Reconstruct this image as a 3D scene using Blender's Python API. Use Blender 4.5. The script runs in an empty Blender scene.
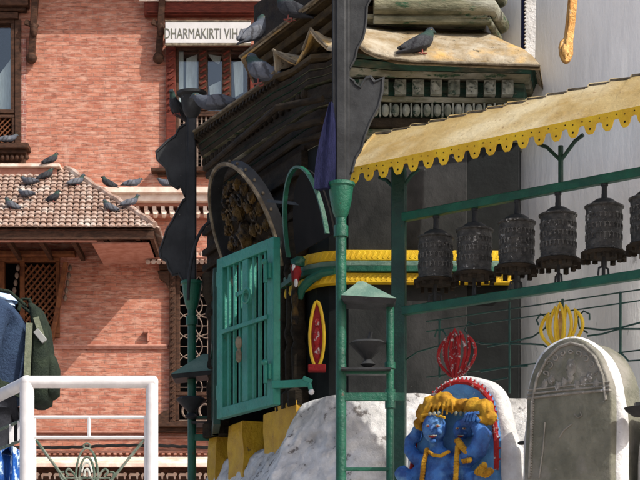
import bpy, math, random
from mathutils import Vector, Matrix, noise
random.seed(11)
S = bpy.context.scene
COL = S.collection
PI = math.pi
# ---------------------------------------------------------------- camera
F, H = 2000.0, 710.0          # focal length in photo pixels, horizon row of the photo
cam = bpy.data.cameras.new('camera'); co = bpy.data.objects.new('camera', cam); COL.objects.link(co)
co.location = (0, 0, 0); co.rotation_euler = (PI/2, 0, 0)
cam.sensor_width = 36; cam.lens = 36*F/640; cam.shift_y = (H-240)/640
cam.clip_start = .1; cam.clip_end = 900
S.camera = co
# ---------------------------------------------------------------- light
SUN = Vector((1.31, -.98, 1.50)).normalized()
w = bpy.data.worlds.new('World'); S.world = w; w.use_nodes = True
nt = w.node_tree; bg = nt.nodes['Background']
sky = nt.nodes.new('ShaderNodeTexSky'); sky.sky_type = 'NISHITA'; sky.sun_disc = False
sky.sun_elevation = math.asin(SUN.z); sky.sun_rotation = math.atan2(SUN.x, SUN.y)
sky.dust_density = 4.0; sky.air_density = .9; sky.ozone_density = 1.0
nt.links.new(sky.outputs[0], bg.inputs[0]); bg.inputs[1].default_value = 0.15
sl = bpy.data.lights.new('sun', 'SUN'); sl.energy = 3.5; sl.angle = math.radians(.5); sl.color = (1, .955, .88)
so = bpy.data.objects.new('sun', sl); COL.objects.link(so)
so.rotation_euler = SUN.to_track_quat('Z', 'Y').to_euler()
S.view_settings.view_transform = 'Standard'; S.view_settings.look = 'None'
S.view_settings.gamma = 1; S.view_settings.use_curve_mapping = False
S.view_settings.exposure = 0.36

# ---------------------------------------------------------------- helpers
def P(x, y, d): return Vector(((x-320)*d/F, d, (H-y)*d/F))
def X(x, d): return (x-320)*d/F
def Z(y, d): return (H-y)*d/F
V = Vector
UP = V((0, 0, 1))
BASE = {}

def mat(name, c1, c2=None, scale=6, rough=.8, bump=.15, speck=None, spk=(30, .64), stretch=(1, 1, 1), metal=0, c3=None, bscale=None, lo=.38, hi=.62, edge=None):
    m = bpy.data.materials.new(name); m.use_nodes = True
    n = m.node_tree.nodes; L = m.node_tree.links
    b = n['Principled BSDF']; b.inputs['Roughness'].default_value = rough; b.inputs['Metallic'].default_value = metal
    b.inputs['Specular IOR Level'].default_value = .12 if (rough > .55 or max(c1) < .06) else .4
    tc = n.new('ShaderNodeTexCoord'); mp = n.new('ShaderNodeMapping'); mp.inputs['Scale'].default_value = stretch
    L.new(tc.outputs['Object'], mp.inputs[0])
    def nz(sc, det=6, r=.6):
        t = n.new('ShaderNodeTexNoise'); t.inputs['Scale'].default_value = sc; t.inputs['Detail'].default_value = det
        t.inputs['Roughness'].default_value = r; L.new(mp.outputs[0], t.inputs[0]); return t
    def mix(fac, a, bb):
        x = n.new('ShaderNodeMix'); x.data_type = 'RGBA'
        L.new(fac, x.inputs[0])
        for s, k in ((a, 6), (bb, 7)):
            if isinstance(s, tuple): x.inputs[k].default_value = (*s, 1)
            else: L.new(s, x.inputs[k])
        return x.outputs[2]
    def ramp(src, lo, hi):
        r = n.new('ShaderNodeMapRange'); r.inputs[1].default_value = lo; r.inputs[2].default_value = hi
        L.new(src, r.inputs[0]); return r.outputs[0]
    c2 = c2 or tuple(v*.72 for v in c1)
    col = mix(ramp(nz(scale).outputs[0], lo, hi), c1, c2)
    if c3: col = mix(ramp(nz(scale*.37, 4).outputs[0], .52, .66), col, c3)
    if speck: col = mix(ramp(nz(spk[0], 8, .7).outputs[0], spk[1], spk[1]+.05), col, speck)
    if edge:
        g = n.new('ShaderNodeNewGeometry'); col = mix(ramp(g.outputs['Pointiness'], .53, .6), col, edge)
    L.new(col, b.inputs['Base Color'])
    if bump:
        bp = n.new('ShaderNodeBump'); bp.inputs['Strength'].default_value = min(1, bump*2); bp.inputs['Distance'].default_value = .02
        L.new(nz(bscale or scale*4, 8, .65).outputs[0], bp.inputs['Height']); L.new(bp.outputs[0], b.inputs['Normal'])
    return m

def brick_mat(name, a, b_, mortar, bw=.21, rh=.068, rot=False, ms=.006):
    m = bpy.data.materials.new(name); m.use_nodes = True
    n = m.node_tree.nodes; L = m.node_tree.links; b = n['Principled BSDF']; b.inputs['Roughness'].default_value = .9; b.inputs['Specular IOR Level'].default_value = .1
    tc = n.new('ShaderNodeTexCoord'); sp = n.new('ShaderNodeSeparateXYZ'); cb = n.new('ShaderNodeCombineXYZ')
    L.new(tc.outputs['Object'], sp.inputs[0])
    ad = n.new('ShaderNodeMath'); ad.operation = 'ADD'; L.new(sp.outputs[0], ad.inputs[0]); L.new(sp.outputs[1], ad.inputs[1])
    L.new(ad.outputs[0], cb.inputs[0]); L.new(sp.outputs[2], cb.inputs[1])
    # slight waviness of the courses
    nw = n.new('ShaderNodeTexNoise'); nw.inputs['Scale'].default_value = 1.3; L.new(tc.outputs['Object'], nw.inputs[0])
    va = n.new('ShaderNodeVectorMath'); va.operation = 'MULTIPLY_ADD'; va.inputs[1].default_value = (.12, .07, 0)
    L.new(nw.outputs['Color'], va.inputs[0]); L.new(cb.outputs[0], va.inputs[2])
    br = n.new('ShaderNodeTexBrick'); L.new(va.outputs[0], br.inputs[0])
    br.inputs['Color1'].default_value = (*a, 1); br.inputs['Color2'].default_value = (*b_, 1); br.inputs['Mortar'].default_value = (*mortar, 1)
    br.inputs['Scale'].default_value = 1; br.inputs['Brick Width'].default_value = bw; br.inputs['Row Height'].default_value = rh
    br.inputs['Mortar Size'].default_value = ms; br.inputs['Mortar Smooth'].default_value = .4; br.inputs['Bias'].default_value = -.1
    def nz(sc, st, det=6):
        mp = n.new('ShaderNodeMapping'); mp.inputs['Scale'].default_value = st; L.new(tc.outputs['Object'], mp.inputs[0])
        t = n.new('ShaderNodeTexNoise'); t.inputs['Scale'].default_value = sc; t.inputs['Detail'].default_value = det; t.inputs['Roughness'].default_value = .65
        L.new(mp.outputs[0], t.inputs[0]); return t.outputs[0]
    def mixn(src, lo, hi, base, colr, amt=1):
        r = n.new('ShaderNodeMapRange'); r.inputs[1].default_value = lo; r.inputs[2].default_value = hi; r.inputs[4].default_value = amt; L.new(src, r.inputs[0])
        x = n.new('ShaderNodeMix'); x.data_type = 'RGBA'; L.new(r.outputs[0], x.inputs[0]); L.new(base, x.inputs[6]); x.inputs[7].default_value = (*colr, 1); return x.outputs[2]
    c = mixn(nz(4.0, (1, 1, 4.2)), .46, .66, br.outputs[0], (.63, .385, .29), .8)
    c = mixn(nz(7, (.8, 1, 3.6)), .52, .66, c, (.20, .08, .055), .85)
    c = mixn(nz(.55, (1, 1, 1)), .5, .7, c, (.34, .14, .085), .5)
    c = mixn(nz(2.2, (1.6, 1, .35)), .60, .74, c, (.64, .46, .37), .45)
    L.new(c, b.inputs['Base Color'])
    bp = n.new('ShaderNodeBump'); bp.inputs['Strength'].default_value = .7; bp.inputs['Distance'].default_value = .012
    iv = n.new('ShaderNodeMath'); iv.operation = 'SUBTRACT'; iv.inputs[0].default_value = 1; L.new(br.outputs['Fac'], iv.inputs[1])
    ad2 = n.new('ShaderNodeMath'); ad2.operation = 'ADD'; L.new(iv.outputs[0], ad2.inputs[0]); L.new(nz(25, (1, 1, 1)), ad2.inputs[1])
    L.new(ad2.outputs[0], bp.inputs['Height']); L.new(bp.outputs[0], b.inputs['Normal'])
    return m

M = {}
M['brick'] = brick_mat('brick', (.49, .200, .130), (.35, .120, .080), (.36, .20, .15))
M['quoin'] = brick_mat('quoin_brick', (.36, .15, .12), (.28, .10, .08), (.45, .33, .30), .12, .075)
M['cream'] = mat('cream_render', (.80, .70, .60), (.64, .50, .41), 5, .9, .1, c3=(.58, .38, .29))
M['pink'] = mat('pink_render', (.48, .25, .19), (.38, .17, .12), 7, .9, .1)
M['redwood'] = mat('red_wood', (.16, .035, .022), (.09, .022, .015), 6, .6, .2, stretch=(1, 1, 6))
M['wood'] = mat('dark_wood', (.085, .042, .026), (.04, .022, .015), 9, .65, .25, stretch=(1, 1, 3))
M['orangewood'] = mat('orange_wood', (.22, .085, .035), (.12, .045, .022), 9, .6, .2)
M['lattwood'] = mat('pale_lattice_wood', (.24, .18, .14), (.14, .10, .08), 14, .8, .1)
M['void'] = mat('dark_inside', (.012, .011, .011), (.008, .008, .008), 4, .9, 0)  # near-black colour stands in for shade inside rooms, hood and punched holes
M['tile'] = mat('clay_tile', (.40, .30, .25), (.25, .155, .115), 9, .9, .2, c3=(.50, .44, .39), speck=(.14, .09, .07), spk=(14, .62))
M['signwhite'] = mat('sign_white', (.62, .61, .60), (.54, .53, .52), 3, .6, .03)
M['ink'] = mat('sign_ink', (.15, .15, .12), None, 3, .6, 0)
M['pane_reflection'] = mat('pane_reflection', (.88, .87, .84), (.70, .69, .66), 5, .9, .1, stretch=(6, 1, 1))  # white for shapes that paint bright reflections into the window panes
g = bpy.data.materials.new('window_glass'); g.use_nodes = True
gn = g.node_tree.nodes; gl = gn.new('ShaderNodeBsdfGlossy'); gl.inputs['Roughness'].default_value = .05; gt = gn.new('ShaderNodeBsdfTransparent'); gt.inputs[0].default_value = (.85, .9, .9, 1)
gm = gn.new('ShaderNodeMixShader'); gm.inputs[0].default_value = .10; g.node_tree.links.new(gt.outputs[0], gm.inputs[1]); g.node_tree.links.new(gl.outputs[0], gm.inputs[2]); g.node_tree.links.new(gm.outputs[0], gn['Material Output'].inputs[0])
M['glass'] = g
M['dome'] = mat('whitewash_dome', (.86, .875, .86), (.78, .79, .775), 2.2, .9, .25, c3=(.66, .665, .645), speck=(.38, .38, .37), spk=(8, .645), stretch=(1.4, 1.4, .35), bscale=9)
M['wash'] = mat('whitewash_plinth', (.76, .75, .74), (.47, .46, .455), 4.5, .92, .7, c3=(.36, .35, .34), speck=(.17, .155, .145), spk=(9, .585), bscale=20)
M['plaster'] = mat('whitewash_plaster', (.74, .74, .73), (.54, .53, .52), 5, .9, .45, c3=(.44, .43, .41), speck=(.26, .24, .22), spk=(13, .62), bscale=24)
M['soot_shade'] = mat('shaded_sooty_wall', (.025, .026, .025), (.014, .015, .015), 5, .6, .15, speck=(.26, .25, .24), spk=(24, .675), c3=(.040, .040, .040), stretch=(1, 1, .7))  # sooty dark paint, darkened further in place of shade from the canopy
M['black'] = mat('black_paint', (.012, .014, .014), (.007, .008, .008), 5, .6, .08, speck=(.035, .035, .035), spk=(34, .70))
M['iron'] = mat('black_iron', (.042, .044, .046), (.026, .027, .028), 7, .5, .12, speck=(.16, .15, .14), spk=(28, .66))
M['oldwood'] = mat('sooty_carved_wood', (.040, .029, .018), (.018, .014, .010), 9, .7, .4, c3=(.042, .033, .022), speck=(.09, .075, .055), spk=(22, .68), stretch=(1, 1, 2))
M['brownwood'] = mat('brown_eave_board', (.085, .058, .026), (.038, .027, .015), 7, .7, .3, stretch=(1, 1, 3))
M['ridge'] = mat('worn_edge', (.24, .20, .14), (.10, .08, .055), 14, .7, .3)
M['copper'] = mat('mossy_copper', (.44, .39, .30), (.27, .20, .11), 6, .65, .4, c3=(.55, .34, .10), speck=(.07, .06, .04), spk=(13, .60))
M['moss'] = mat('mossy_moulding', (.22, .21, .14), (.07, .075, .045), 6, .8, .5, c3=(.42, .42, .35), speck=(.03, .075, .04), spk=(9, .56), stretch=(.6, 1, 2))
M['mossgreen'] = mat('green_moulding', (.032, .09, .065), (.03, .04, .03), 6, .7, .3, c3=(.13, .12, .08), speck=(.20, .19, .16), spk=(19, .62), stretch=(1, 1, 4))
M['bead'] = mat('pale_beads', (.33, .34, .29), (.15, .165, .13), 10, .8, .3, speck=(.04, .07, .05), spk=(16, .58))
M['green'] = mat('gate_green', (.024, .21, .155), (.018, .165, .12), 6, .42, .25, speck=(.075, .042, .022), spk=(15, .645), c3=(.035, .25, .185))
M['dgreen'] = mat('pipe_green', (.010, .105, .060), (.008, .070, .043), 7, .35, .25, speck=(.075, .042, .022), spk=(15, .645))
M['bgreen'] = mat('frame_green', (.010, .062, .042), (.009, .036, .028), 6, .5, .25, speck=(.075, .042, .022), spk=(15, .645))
M['roofgreen'] = mat('pale_green_tin', (.17, .25, .20), (.10, .18, .145), 9, .6, .2, speck=(.38, .40, .36), spk=(24, .68))  # paler green puts sky light on the shelter roofs into the colour
M['yellow'] = mat('yellow_paint', (.64, .38, .015), (.48, .26, .012), 6, .55, .4, speck=(.14, .08, .03), spk=(22, .63))
M['byellow'] = mat('bright_yellow', (.76, .50, .015), (.62, .37, .012), 8, .5, .15, speck=(.22, .11, .02), spk=(30, .67))
M['canopy'] = mat('sun_faded_tin', (.41, .31, .145), (.34, .235, .09), 3, .75, .3, c3=(.50, .42, .26), speck=(.26, .17, .08), spk=(17, .62), stretch=(1, 1, 1))
M['bronze'] = mat('dark_bronze', (.075, .072, .065), (.030, .029, .026), 30, .5, 1, metal=.1, speck=(.46, .45, .42), spk=(26, .60), bscale=40)
M['bronzeworn'] = mat('worn_bronze', (.16, .155, .14), (.06, .057, .05), 16, .45, .3, metal=.2, speck=(.42, .41, .38), spk=(22, .62))
M['gilt'] = mat('dull_gilt', (.15, .085, .02), (.014, .011, .008), 12, .45, .5, metal=.5)
M['gold'] = mat('gold_leaf', (.60, .36, .12), (.40, .18, .04), 9, .35, .3, metal=.4, speck=(.60, .50, .36), spk=(16, .6))
M['red'] = mat('red_paint', (.30, .022, .022), (.18, .015, .018), 12, .6, .2, speck=(.05, .02, .02), spk=(20, .6))
M['chipred'] = mat('chipped_red_paint', (.33, .02, .02), (.22, .018, .02), 12, .6, .2, speck=(.45, .40, .38), spk=(24, .56))
M['blue'] = mat('blue_stone_paint', (.04, .16, .46), (.016, .06, .23), 12, .45, .6, c3=(.13, .29, .50), speck=(.05, .06, .07), spk=(18, .64), bscale=26)  # darker second blue puts shaded crevices of the carving into the paint
M['skyblue'] = mat('pale_blue_paint', (.10, .27, .50), (.07, .17, .36), 8, .7, .3, speck=(.36, .42, .48), spk=(18, .62))
M['hairyellow'] = mat('ochre_paint', (.60, .33, .03), (.30, .14, .015), 10, .6, .35, speck=(.2, .09, .02), spk=(24, .66))
M['stone'] = mat('brown_stele_stone', (.205, .20, .155), (.13, .13, .10), 6, .85, .4, c3=(.27, .255, .225), speck=(.48, .47, .44), spk=(15, .655))
M['stoneedge'] = mat('worn_stele_carving', (.30, .285, .25), (.19, .18, .155), 14, .85, .3, speck=(.60, .59, .56), spk=(20, .60))
M['purple'] = mat('purple_cloth', (.018, .020, .062), (.010, .012, .036), 12, .9, .3, stretch=(5, 5, 1))
M['white'] = mat('white_enamel', (.70, .69, .69), (.58, .57, .57), 9, .45, .04, speck=(.33, .29, .25), spk=(22, .665), edge=None)
M['whiteiron'] = mat('peeling_white_iron', (.62, .62, .57), (.30, .32, .28), 22, .6, .2)
M['greeniron'] = mat('peeling_green_iron', (.06, .10, .07), (.20, .22, .18), 26, .6, .2)
M['paving'] = brick_mat('stone_paving', (.46, .45, .42), (.38, .37, .345), (.22, .21, .20), .6, .3)
M['concrete'] = mat('terrace_concrete', (.45, .44, .41), (.34, .33, .31), 3, .9, .2)
M['navy'] = mat('navy_denim', (.040, .068, .125), (.028, .046, .09), 10, .9, .4, bscale=90)
M['seam'] = mat('pale_stitching', (.13, .16, .20), None, 20, .9, 0)
M['olive'] = mat('olive_canvas', (.030, .042, .028), (.018, .026, .02), 14, .85, .4, bscale=70)
M['strapgrey'] = mat('webbing', (.20, .22, .155), (.14, .16, .11), 30, .9, .2)
M['paleblue'] = mat('pale_blue_cotton', (.50, .65, .85), (.42, .56, .76), 9, .9, .1)
M['skin'] = mat('skin', (.42, .22, .15), (.36, .18, .12), 6, .55, .05)
M['hair'] = mat('dark_hair', (.014, .011, .01), None, 30, .6, .3)
M['trouser'] = mat('dark_trousers', (.03, .032, .04), None, 12, .9, .2)
M['shoe'] = mat('shoe_leather', (.03, .022, .016), None, 8, .5, .1)
M['eye'] = mat('eye', (.7, .7, .7), None, 8, .2, 0)
M['bluecloth'] = mat('patterned_blue_cloth', (.015, .09, .36), (.012, .05, .20), 9, .7, .2, speck=(.50, .66, .80), spk=(10, .54), stretch=(2.0, 2, .8))
M['buckle'] = mat('grey_plastic', (.30, .31, .30), None, 8, .5, 0)
M['beak'] = mat('dark_beak', (.05, .045, .045), None, 8, .5, 0)
M['pinkleg'] = mat('pigeon_legs', (.38, .12, .10), None, 8, .7, 0)
M['cable'] = mat('rubber_cable', (.018, .018, .018), None, 8, .6, 0)

def pigeon_mat(name, body, head, wing):
    m = mat(name, body, tuple(v*.8 for v in body), 26, .75, .3, bscale=60)
    n = m.node_tree.nodes; L = m.node_tree.links; b = n['Principled BSDF']
    src = b.inputs['Base Color'].links[0].from_socket
    tc = n.new('ShaderNodeTexCoord'); sp = n.new('ShaderNodeSeparateXYZ'); L.new(tc.outputs['Object'], sp.inputs[0])
    def rng(s, lo, hi):
        r = n.new('ShaderNodeMapRange'); r.inputs[1].default_value = lo; r.inputs[2].default_value = hi; L.new(s, r.inputs[0]); return r.outputs[0]
    def mix(f, a, c):
        x = n.new('ShaderNodeMix'); x.data_type = 'RGBA'; L.new(f, x.inputs[0]); L.new(a, x.inputs[6]); x.inputs[7].default_value = (*c, 1); return x.outputs[2]
    c = mix(rng(sp.outputs[2], .145, .165), src, (.035, .065, .055))
    c = mix(rng(sp.outputs[2], .19, .21), c, head)
    c = mix(rng(sp.outputs[0], -.13, -.15), c, (.04, .042, .05))
    L.new(c, b.inputs['Base Color']); return m
M['pig'] = pigeon_mat('pigeon_grey', (.10, .112, .138), (.065, .075, .095), None)
M['pigdark'] = pigeon_mat('pigeon_dark', (.045, .048, .055), (.03, .034, .042), None)
def wing_mat(name, c, bars):
    m = mat(name, c, tuple(v*.8 for v in c), 30, .8, .3, bscale=50)
    n = m.node_tree.nodes; L = m.node_tree.links; b = n['Principled BSDF']; src = b.inputs['Base Color'].links[0].from_socket
    tc = n.new('ShaderNodeTexCoord'); sp = n.new('ShaderNodeSeparateXYZ'); L.new(tc.outputs['Object'], sp.inputs[0])
    nzz = n.new('ShaderNodeTexNoise'); nzz.inputs['Scale'].default_value = 30; L.new(tc.outputs['Object'], nzz.inputs[0])
    xx = n.new('ShaderNodeMath'); xx.operation = 'MULTIPLY_ADD'; xx.inputs[1].default_value = .05; L.new(nzz.outputs[0], xx.inputs[0]); L.new(sp.outputs[0], xx.inputs[2])
    zz = n.new('ShaderNodeMath'); zz.operation = 'MULTIPLY_ADD'; zz.inputs[1].default_value = -.5; L.new(sp.outputs[2], zz.inputs[0]); L.new(xx.outputs[0], zz.inputs[2])
    mu = n.new('ShaderNodeValToRGB'); mr_ = n.new('ShaderNodeMapRange'); mr_.inputs[1].default_value = -.2; mr_.inputs[2].default_value = .05; L.new(zz.outputs[0], mr_.inputs[0]); L.new(mr_.outputs[0], mu.inputs[0])
    cr = mu.color_ramp; cr.elements[0].position = 0; cr.elements[0].color = (.8, .8, .8, 1); cr.elements[1].position = .16; cr.elements[1].color = (0, 0, 0, 1)
    for p_, v_ in ((.34, 0), (.37, .8), (.43, .8), (.46, 0), (.60, 0), (.63, .6), (.67, .6), (.70, 0)):
        e_ = cr.elements.new(p_); e_.color = (v_, v_, v_, 1)
    x = n.new('ShaderNodeMix'); x.data_type = 'RGBA'; L.new(mu.outputs[0], x.inputs[0]); L.new(src, x.inputs[6]); x.inputs[7].default_value = (*bars, 1)
    L.new(x.outputs[2], b.inputs['Base Color']); return m
M['wing'] = wing_mat('wing_grey', (.15, .16, .185), (.05, .05, .056))
M['wingdark'] = wing_mat('wing_dark', (.055, .058, .065), (.025, .025, .03))

class MB:
    DR_ = Matrix.Identity(3)
    def __init__(s): s.v = []; s.f = []; s.m = []; s.cur = 0
    def face(s, idx): s.f.append(tuple(idx)); s.m.append(s.cur)
    def hexa(s, p):          # p: 4 bottom, 4 top, same winding
        b = len(s.v); s.v += [V(q) for q in p]
        for q in ((3, 2, 1, 0), (4, 5, 6, 7), (0, 1, 5, 4), (1, 2, 6, 5), (2, 3, 7, 6), (3, 0, 4, 7)): s.face([b+i for i in q])
        return s
    def box(s, lo, hi, rot=0, piv=None):
        (x0, y0, z0), (x1, y1, z1) = lo, hi
        p = [V(q) for q in ((x0, y0, z0), (x1, y0, z0), (x1, y1, z0), (x0, y1, z0), (x0, y0, z1), (x1, y0, z1), (x1, y1, z1), (x0, y1, z1))]
        if rot:
            c = V(piv) if piv else (V(lo)+V(hi))/2; R = Matrix.Rotation(rot, 3, 'Z'); p = [c+R@(q-c) for q in p]
        return s.hexa(p)
    def bar(s, a, b, w, h, side=None):   # rectangular bar from a to b, w across side vector, h across the other
        a = V(a); b = V(b); d = (b-a).normalized()
        sd = V(side) if side else (UP if abs(d.z) < .9 else V((1, 0, 0))).cross(d)
        sd = (sd - d*sd.dot(d)).normalized(); up = d.cross(sd).normalized()
        q = []
        for c in (a, b): q += [c-sd*w/2-up*h/2, c+sd*w/2-up*h/2, c+sd*w/2+up*h/2, c-sd*w/2+up*h/2]
        return s.hexa(q)
    def tube(s, pts, r, n=10, closed=False, cap=True):
        pts = [V(p) for p in pts]; N = len(pts); rings = []
        rr = r if isinstance(r, (list, tuple)) else [r]*N
        prev = None
        for i, p in enumerate(pts):
            if closed: t = pts[(i+1) % N]-pts[i-1]
            else: t = pts[min(i+1, N-1)]-pts[max(i-1, 0)]
            t.normalize()
            if prev is None: a = t.orthogonal().normalized()
            else: a = (prev - t*prev.dot(t)).normalized()
            prev = a; bb = t.cross(a)
            b0 = len(s.v); rings.append(b0)
            s.v += [p+(a*math.cos(2*PI*k/n)+bb*math.sin(2*PI*k/n))*rr[i] for k in range(n)]
        for i in range(N if closed else N-1):
            a0, b0 = rings[i], rings[(i+1) % N]
            for k in range(n): s.face((a0+k, a0+(k+1) % n, b0+(k+1) % n, b0+k))
        if cap and not closed:
            s.face([rings[0]+k for k in range(n)][::-1]); s.face([rings[-1]+k for k in range(n)])
        return s
    def lathe(s, prof, o=(0, 0, 0), n=24, ax=None, a0=0, a1=2*PI, disp=None):
        o = V(o); full = abs(a1-a0-2*PI) < 1e-6; cols = n if full else n+1; b0 = len(s.v)
        R = UP.rotation_difference(V(ax)).to_matrix() if ax else Matrix.Identity(3)
        for (r, z) in prof:
            for k in range(cols):
                a = a0+(a1-a0)*k/n; q = V((r*math.cos(a), r*math.sin(a), z))
                if disp: q = disp(q, a)
                s.v.append(o+R@q)
        for i in range(len(prof)-1):
            for k in range(n):
                k2 = (k+1) % cols; s.face((b0+i*cols+k, b0+i*cols+k2, b0+(i+1)*cols+k2, b0+(i+1)*cols+k))
        if full:
            if prof[0][0] > 1e-6: s.face([b0+k for k in range(cols)][::-1])
            if prof[-1][0] > 1e-6: s.face([b0+(len(prof)-1)*cols+k for k in range(cols)])
        return s
    def prism(s, poly, o, ax, ay, thick, both=True):   # poly 2d in ax, ay; extruded along -normal by thick (centred)
        o = V(o); ax = V(ax); ay = V(ay); nn = ax.cross(ay).normalized(); n = len(poly); b = len(s.v)
        for sg in (-.5, .5): s.v += [o+ax*x+ay*y+nn*thick*sg for x, y in poly]
        s.face([b+i for i in range(n)][::-1]); s.face([b+n+i for i in range(n)])
        for i in range(n): s.face((b+i, b+(i+1) % n, b+n+(i+1) % n, b+n+i))
        return s
    def slab(s, poly, z0, z1, poly2=None):  # plan polygon(s) between heights
        poly2 = poly2 or poly; n = len(poly); b = len(s.v)
        s.v += [V((x, y, z0)) for x, y in poly]+[V((x, y, z1)) for x, y in poly2]
        s.face([b+i for i in range(n)][::-1]); s.face([b+n+i for i in range(n)])
        for i in range(n): s.face((b+i, b+(i+1) % n, b+n+(i+1) % n, b+n+i))
        return s
    def ell(s, c, r, n=12, m=8, R=None, jit=0):
        c = V(c); b = len(s.v); R = R or MB.DR_
        for i in range(m+1):
            th = PI*i/m
            for k in range(n):
                ph = 2*PI*k/n; q = V((math.sin(th)*math.cos(ph), math.sin(th)*math.sin(ph), math.cos(th)))
                if jit: q *= 1+jit*noise.noise(q*2.3+c*9)
                s.v.append(c+R@V((q.x*r[0], q.y*r[1], q.z*r[2])))
        for i in range(m):
            for k in range(n): s.face((b+i*n+k, b+(i+1)*n+k, b+(i+1)*n+(k+1) % n, b+i*n+(k+1) % n))
        return s
    def loft(s, rings, cap=True):
        n = len(rings[0]); b = len(s.v)
        for r in rings: s.v += [V(p) for p in r]
        for i in range(len(rings)-1):
            for k in range(n): s.face((b+i*n+k, b+i*n+(k+1) % n, b+(i+1)*n+(k+1) % n, b+(i+1)*n+k))
        if cap: s.face([b+k for k in range(n)][::-1]); s.face([b+(len(rings)-1)*n+k for k in range(n)])
        return s
    def build(s, name, mats, parent=None, smooth=True, bevel=0, ang=35, fixn=True):
        o0 = BASE[parent] if parent else V((0, 0, 0))
        me = bpy.data.meshes.new(name); me.from_pydata([tuple(v-o0) for v in s.v], [], s.f)
        ms = mats if isinstance(mats, (list, tuple)) else [mats]
        for m in ms: me.materials.append(M[m] if isinstance(m, str) else m)
        me.polygons.foreach_set('material_index', s.m)
        if fixn:
            import bmesh
            bm = bmesh.new(); bm.from_mesh(me); bmesh.ops.recalc_face_normals(bm, faces=bm.faces); bm.to_mesh(me); bm.free()
        if smooth:
            me.polygons.foreach_set('use_smooth', [True]*len(me.polygons)); me.set_sharp_from_angle(angle=math.radians(ang))
        me.update()
        o = bpy.data.objects.new(name, me); COL.objects.link(o); o.parent = parent; BASE[o] = o0
        if bevel:
            b = o.modifiers.new('bevel', 'BEVEL'); b.width = bevel; b.segments = 2; b.limit_method = 'ANGLE'; b.harden_normals = False
        return o
def tag(o, label=None, cat=None, group=None, kind=None):
    for k, v in (('label', label), ('category', cat), ('group', group), ('kind', kind)):
        if v: o[k] = v
    return o
def thing(name, loc, label, cat, group=None):
    o = bpy.data.objects.new(name, None); COL.objects.link(o); o.location = loc; o.empty_display_size = .1
    BASE[o] = V(loc); return tag(o, label, cat, group)
def copy_tree(o, parent=None):
    c = o.copy(); COL.objects.link(c); c.parent = parent
    for ch in [q for q in o.children]: copy_tree(ch, c)
    return c
def arc(c, ax, ay, r1, r2, a0, a1, n=24):
    return [V(c)+V(ax)*r1*math.cos(a0+(a1-a0)*i/n)+V(ay)*r2*math.sin(a0+(a1-a0)*i/n) for i in range(n+1)]
def lerp(a, b, t): return a+(b-a)*t

# ================================================================ SETTING
GZ = -1.6
MB().box((-150, -60, GZ-.4), (150, 250, GZ)).build('ground', 'paving', smooth=False)['kind'] = 'structure'
TZ = .70
tr = MB().box((-7, 9.6, GZ-.05), (-.72, 16, TZ)).build('terrace', 'concrete', smooth=False, bevel=.02); tr['kind'] = 'structure'

# ================================================================ BRICK BUILDING (about 35 m away)
D = 35.0
def bx(x0, x1): return X(x0, D), X(x1, D)
B = thing('brick_building', (X(60, D), D, GZ), 'red brick monastery building with carved wooden windows and a tiled side roof', 'building')
def bbox(mb, x0, y0, x1, y1, out, inn=0.0):   # photo-pixel rectangle measured on the wall plane, standing out by 'out'
    return mb.box((X(x0, D), D-out, Z(y1, D)), (X(x1, D), D-inn, Z(y0, D)))
# wall with real openings: strips around the window rectangles
openings = [(-46, 20, 15, 150), (176, 47, 250, 170), (176, 272, 262, 424), (-52, 258, 60, 338)]
xs = sorted({-330, 640} | {o[0] for o in openings} | {o[2] for o in openings})
ys = sorted({-60, 799} | {o[1] for o in openings} | {o[3] for o in openings})
wb = MB()
for i in range(len(ys)-1):
    run = None
    for j in range(len(xs)-1):
        cx, cy = (xs[j]+xs[j+1])/2, (ys[i]+ys[i+1])/2
        hole = any(o[0] < cx < o[2] and o[1] < cy < o[3] for o in openings)
        if not hole and run is None: run = xs[j]
        if (hole or j == len(xs)-2) and run is not None:
            end = xs[j] if hole else xs[j+1]
            wb.box((X(run, D), D, Z(ys[i+1], D)), (X(end, D), D+.4, Z(ys[i], D))); run = None
import bmesh
def merge(mb):   # drop duplicate verts of touching boxes
    return mb
wb.build('wall', 'brick', B, smooth=False)
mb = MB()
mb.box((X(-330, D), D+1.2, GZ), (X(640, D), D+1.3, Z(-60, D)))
mb.build('inner_wall', 'void', B, smooth=False)  # painted near-black for the unlit rooms behind the windows
# eave on top
ez = Z(-25, D)
mb = MB(); mb.hexa([(X(-340, D), D-.68, ez), (X(650, D), D-.68, ez), (X(650, D), D+.4, ez+.05), (X(-340, D), D+.4, ez+.05),
                    (X(-340, D), D-.68, ez+.12), (X(650, D), D-.68, ez+.12), (X(650, D), D+6, ez+3), (X(-340, D), D+6, ez+3)])
mb.build('roof', 'tile', B, smooth=False)
# --- windows
def window(parent_label=None):
    pass
def frame_rect(mb, x0, y0, x1, y1, t, out, inn):
    bbox(mb, x0, y0, x1, y0+t, out, inn); bbox(mb, x0, y1-t, x1, y1, out, inn)
    bbox(mb, x0, y0+t, x0+t, y1-t, out, inn); bbox(mb, x1-t, y0+t, x1, y1-t, out, inn)
def twist(mb, xc, y0, y1, w, out):
    n = int((y1-y0)/6)
    for i in range(n):
        ya = y0+(y1-y0)*i/n; a = P(xc-w/2, ya+4.6, D-out); b = P(xc+w/2, ya+.8, D-out); mb.bar(a, b, .04, .035)
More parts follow.
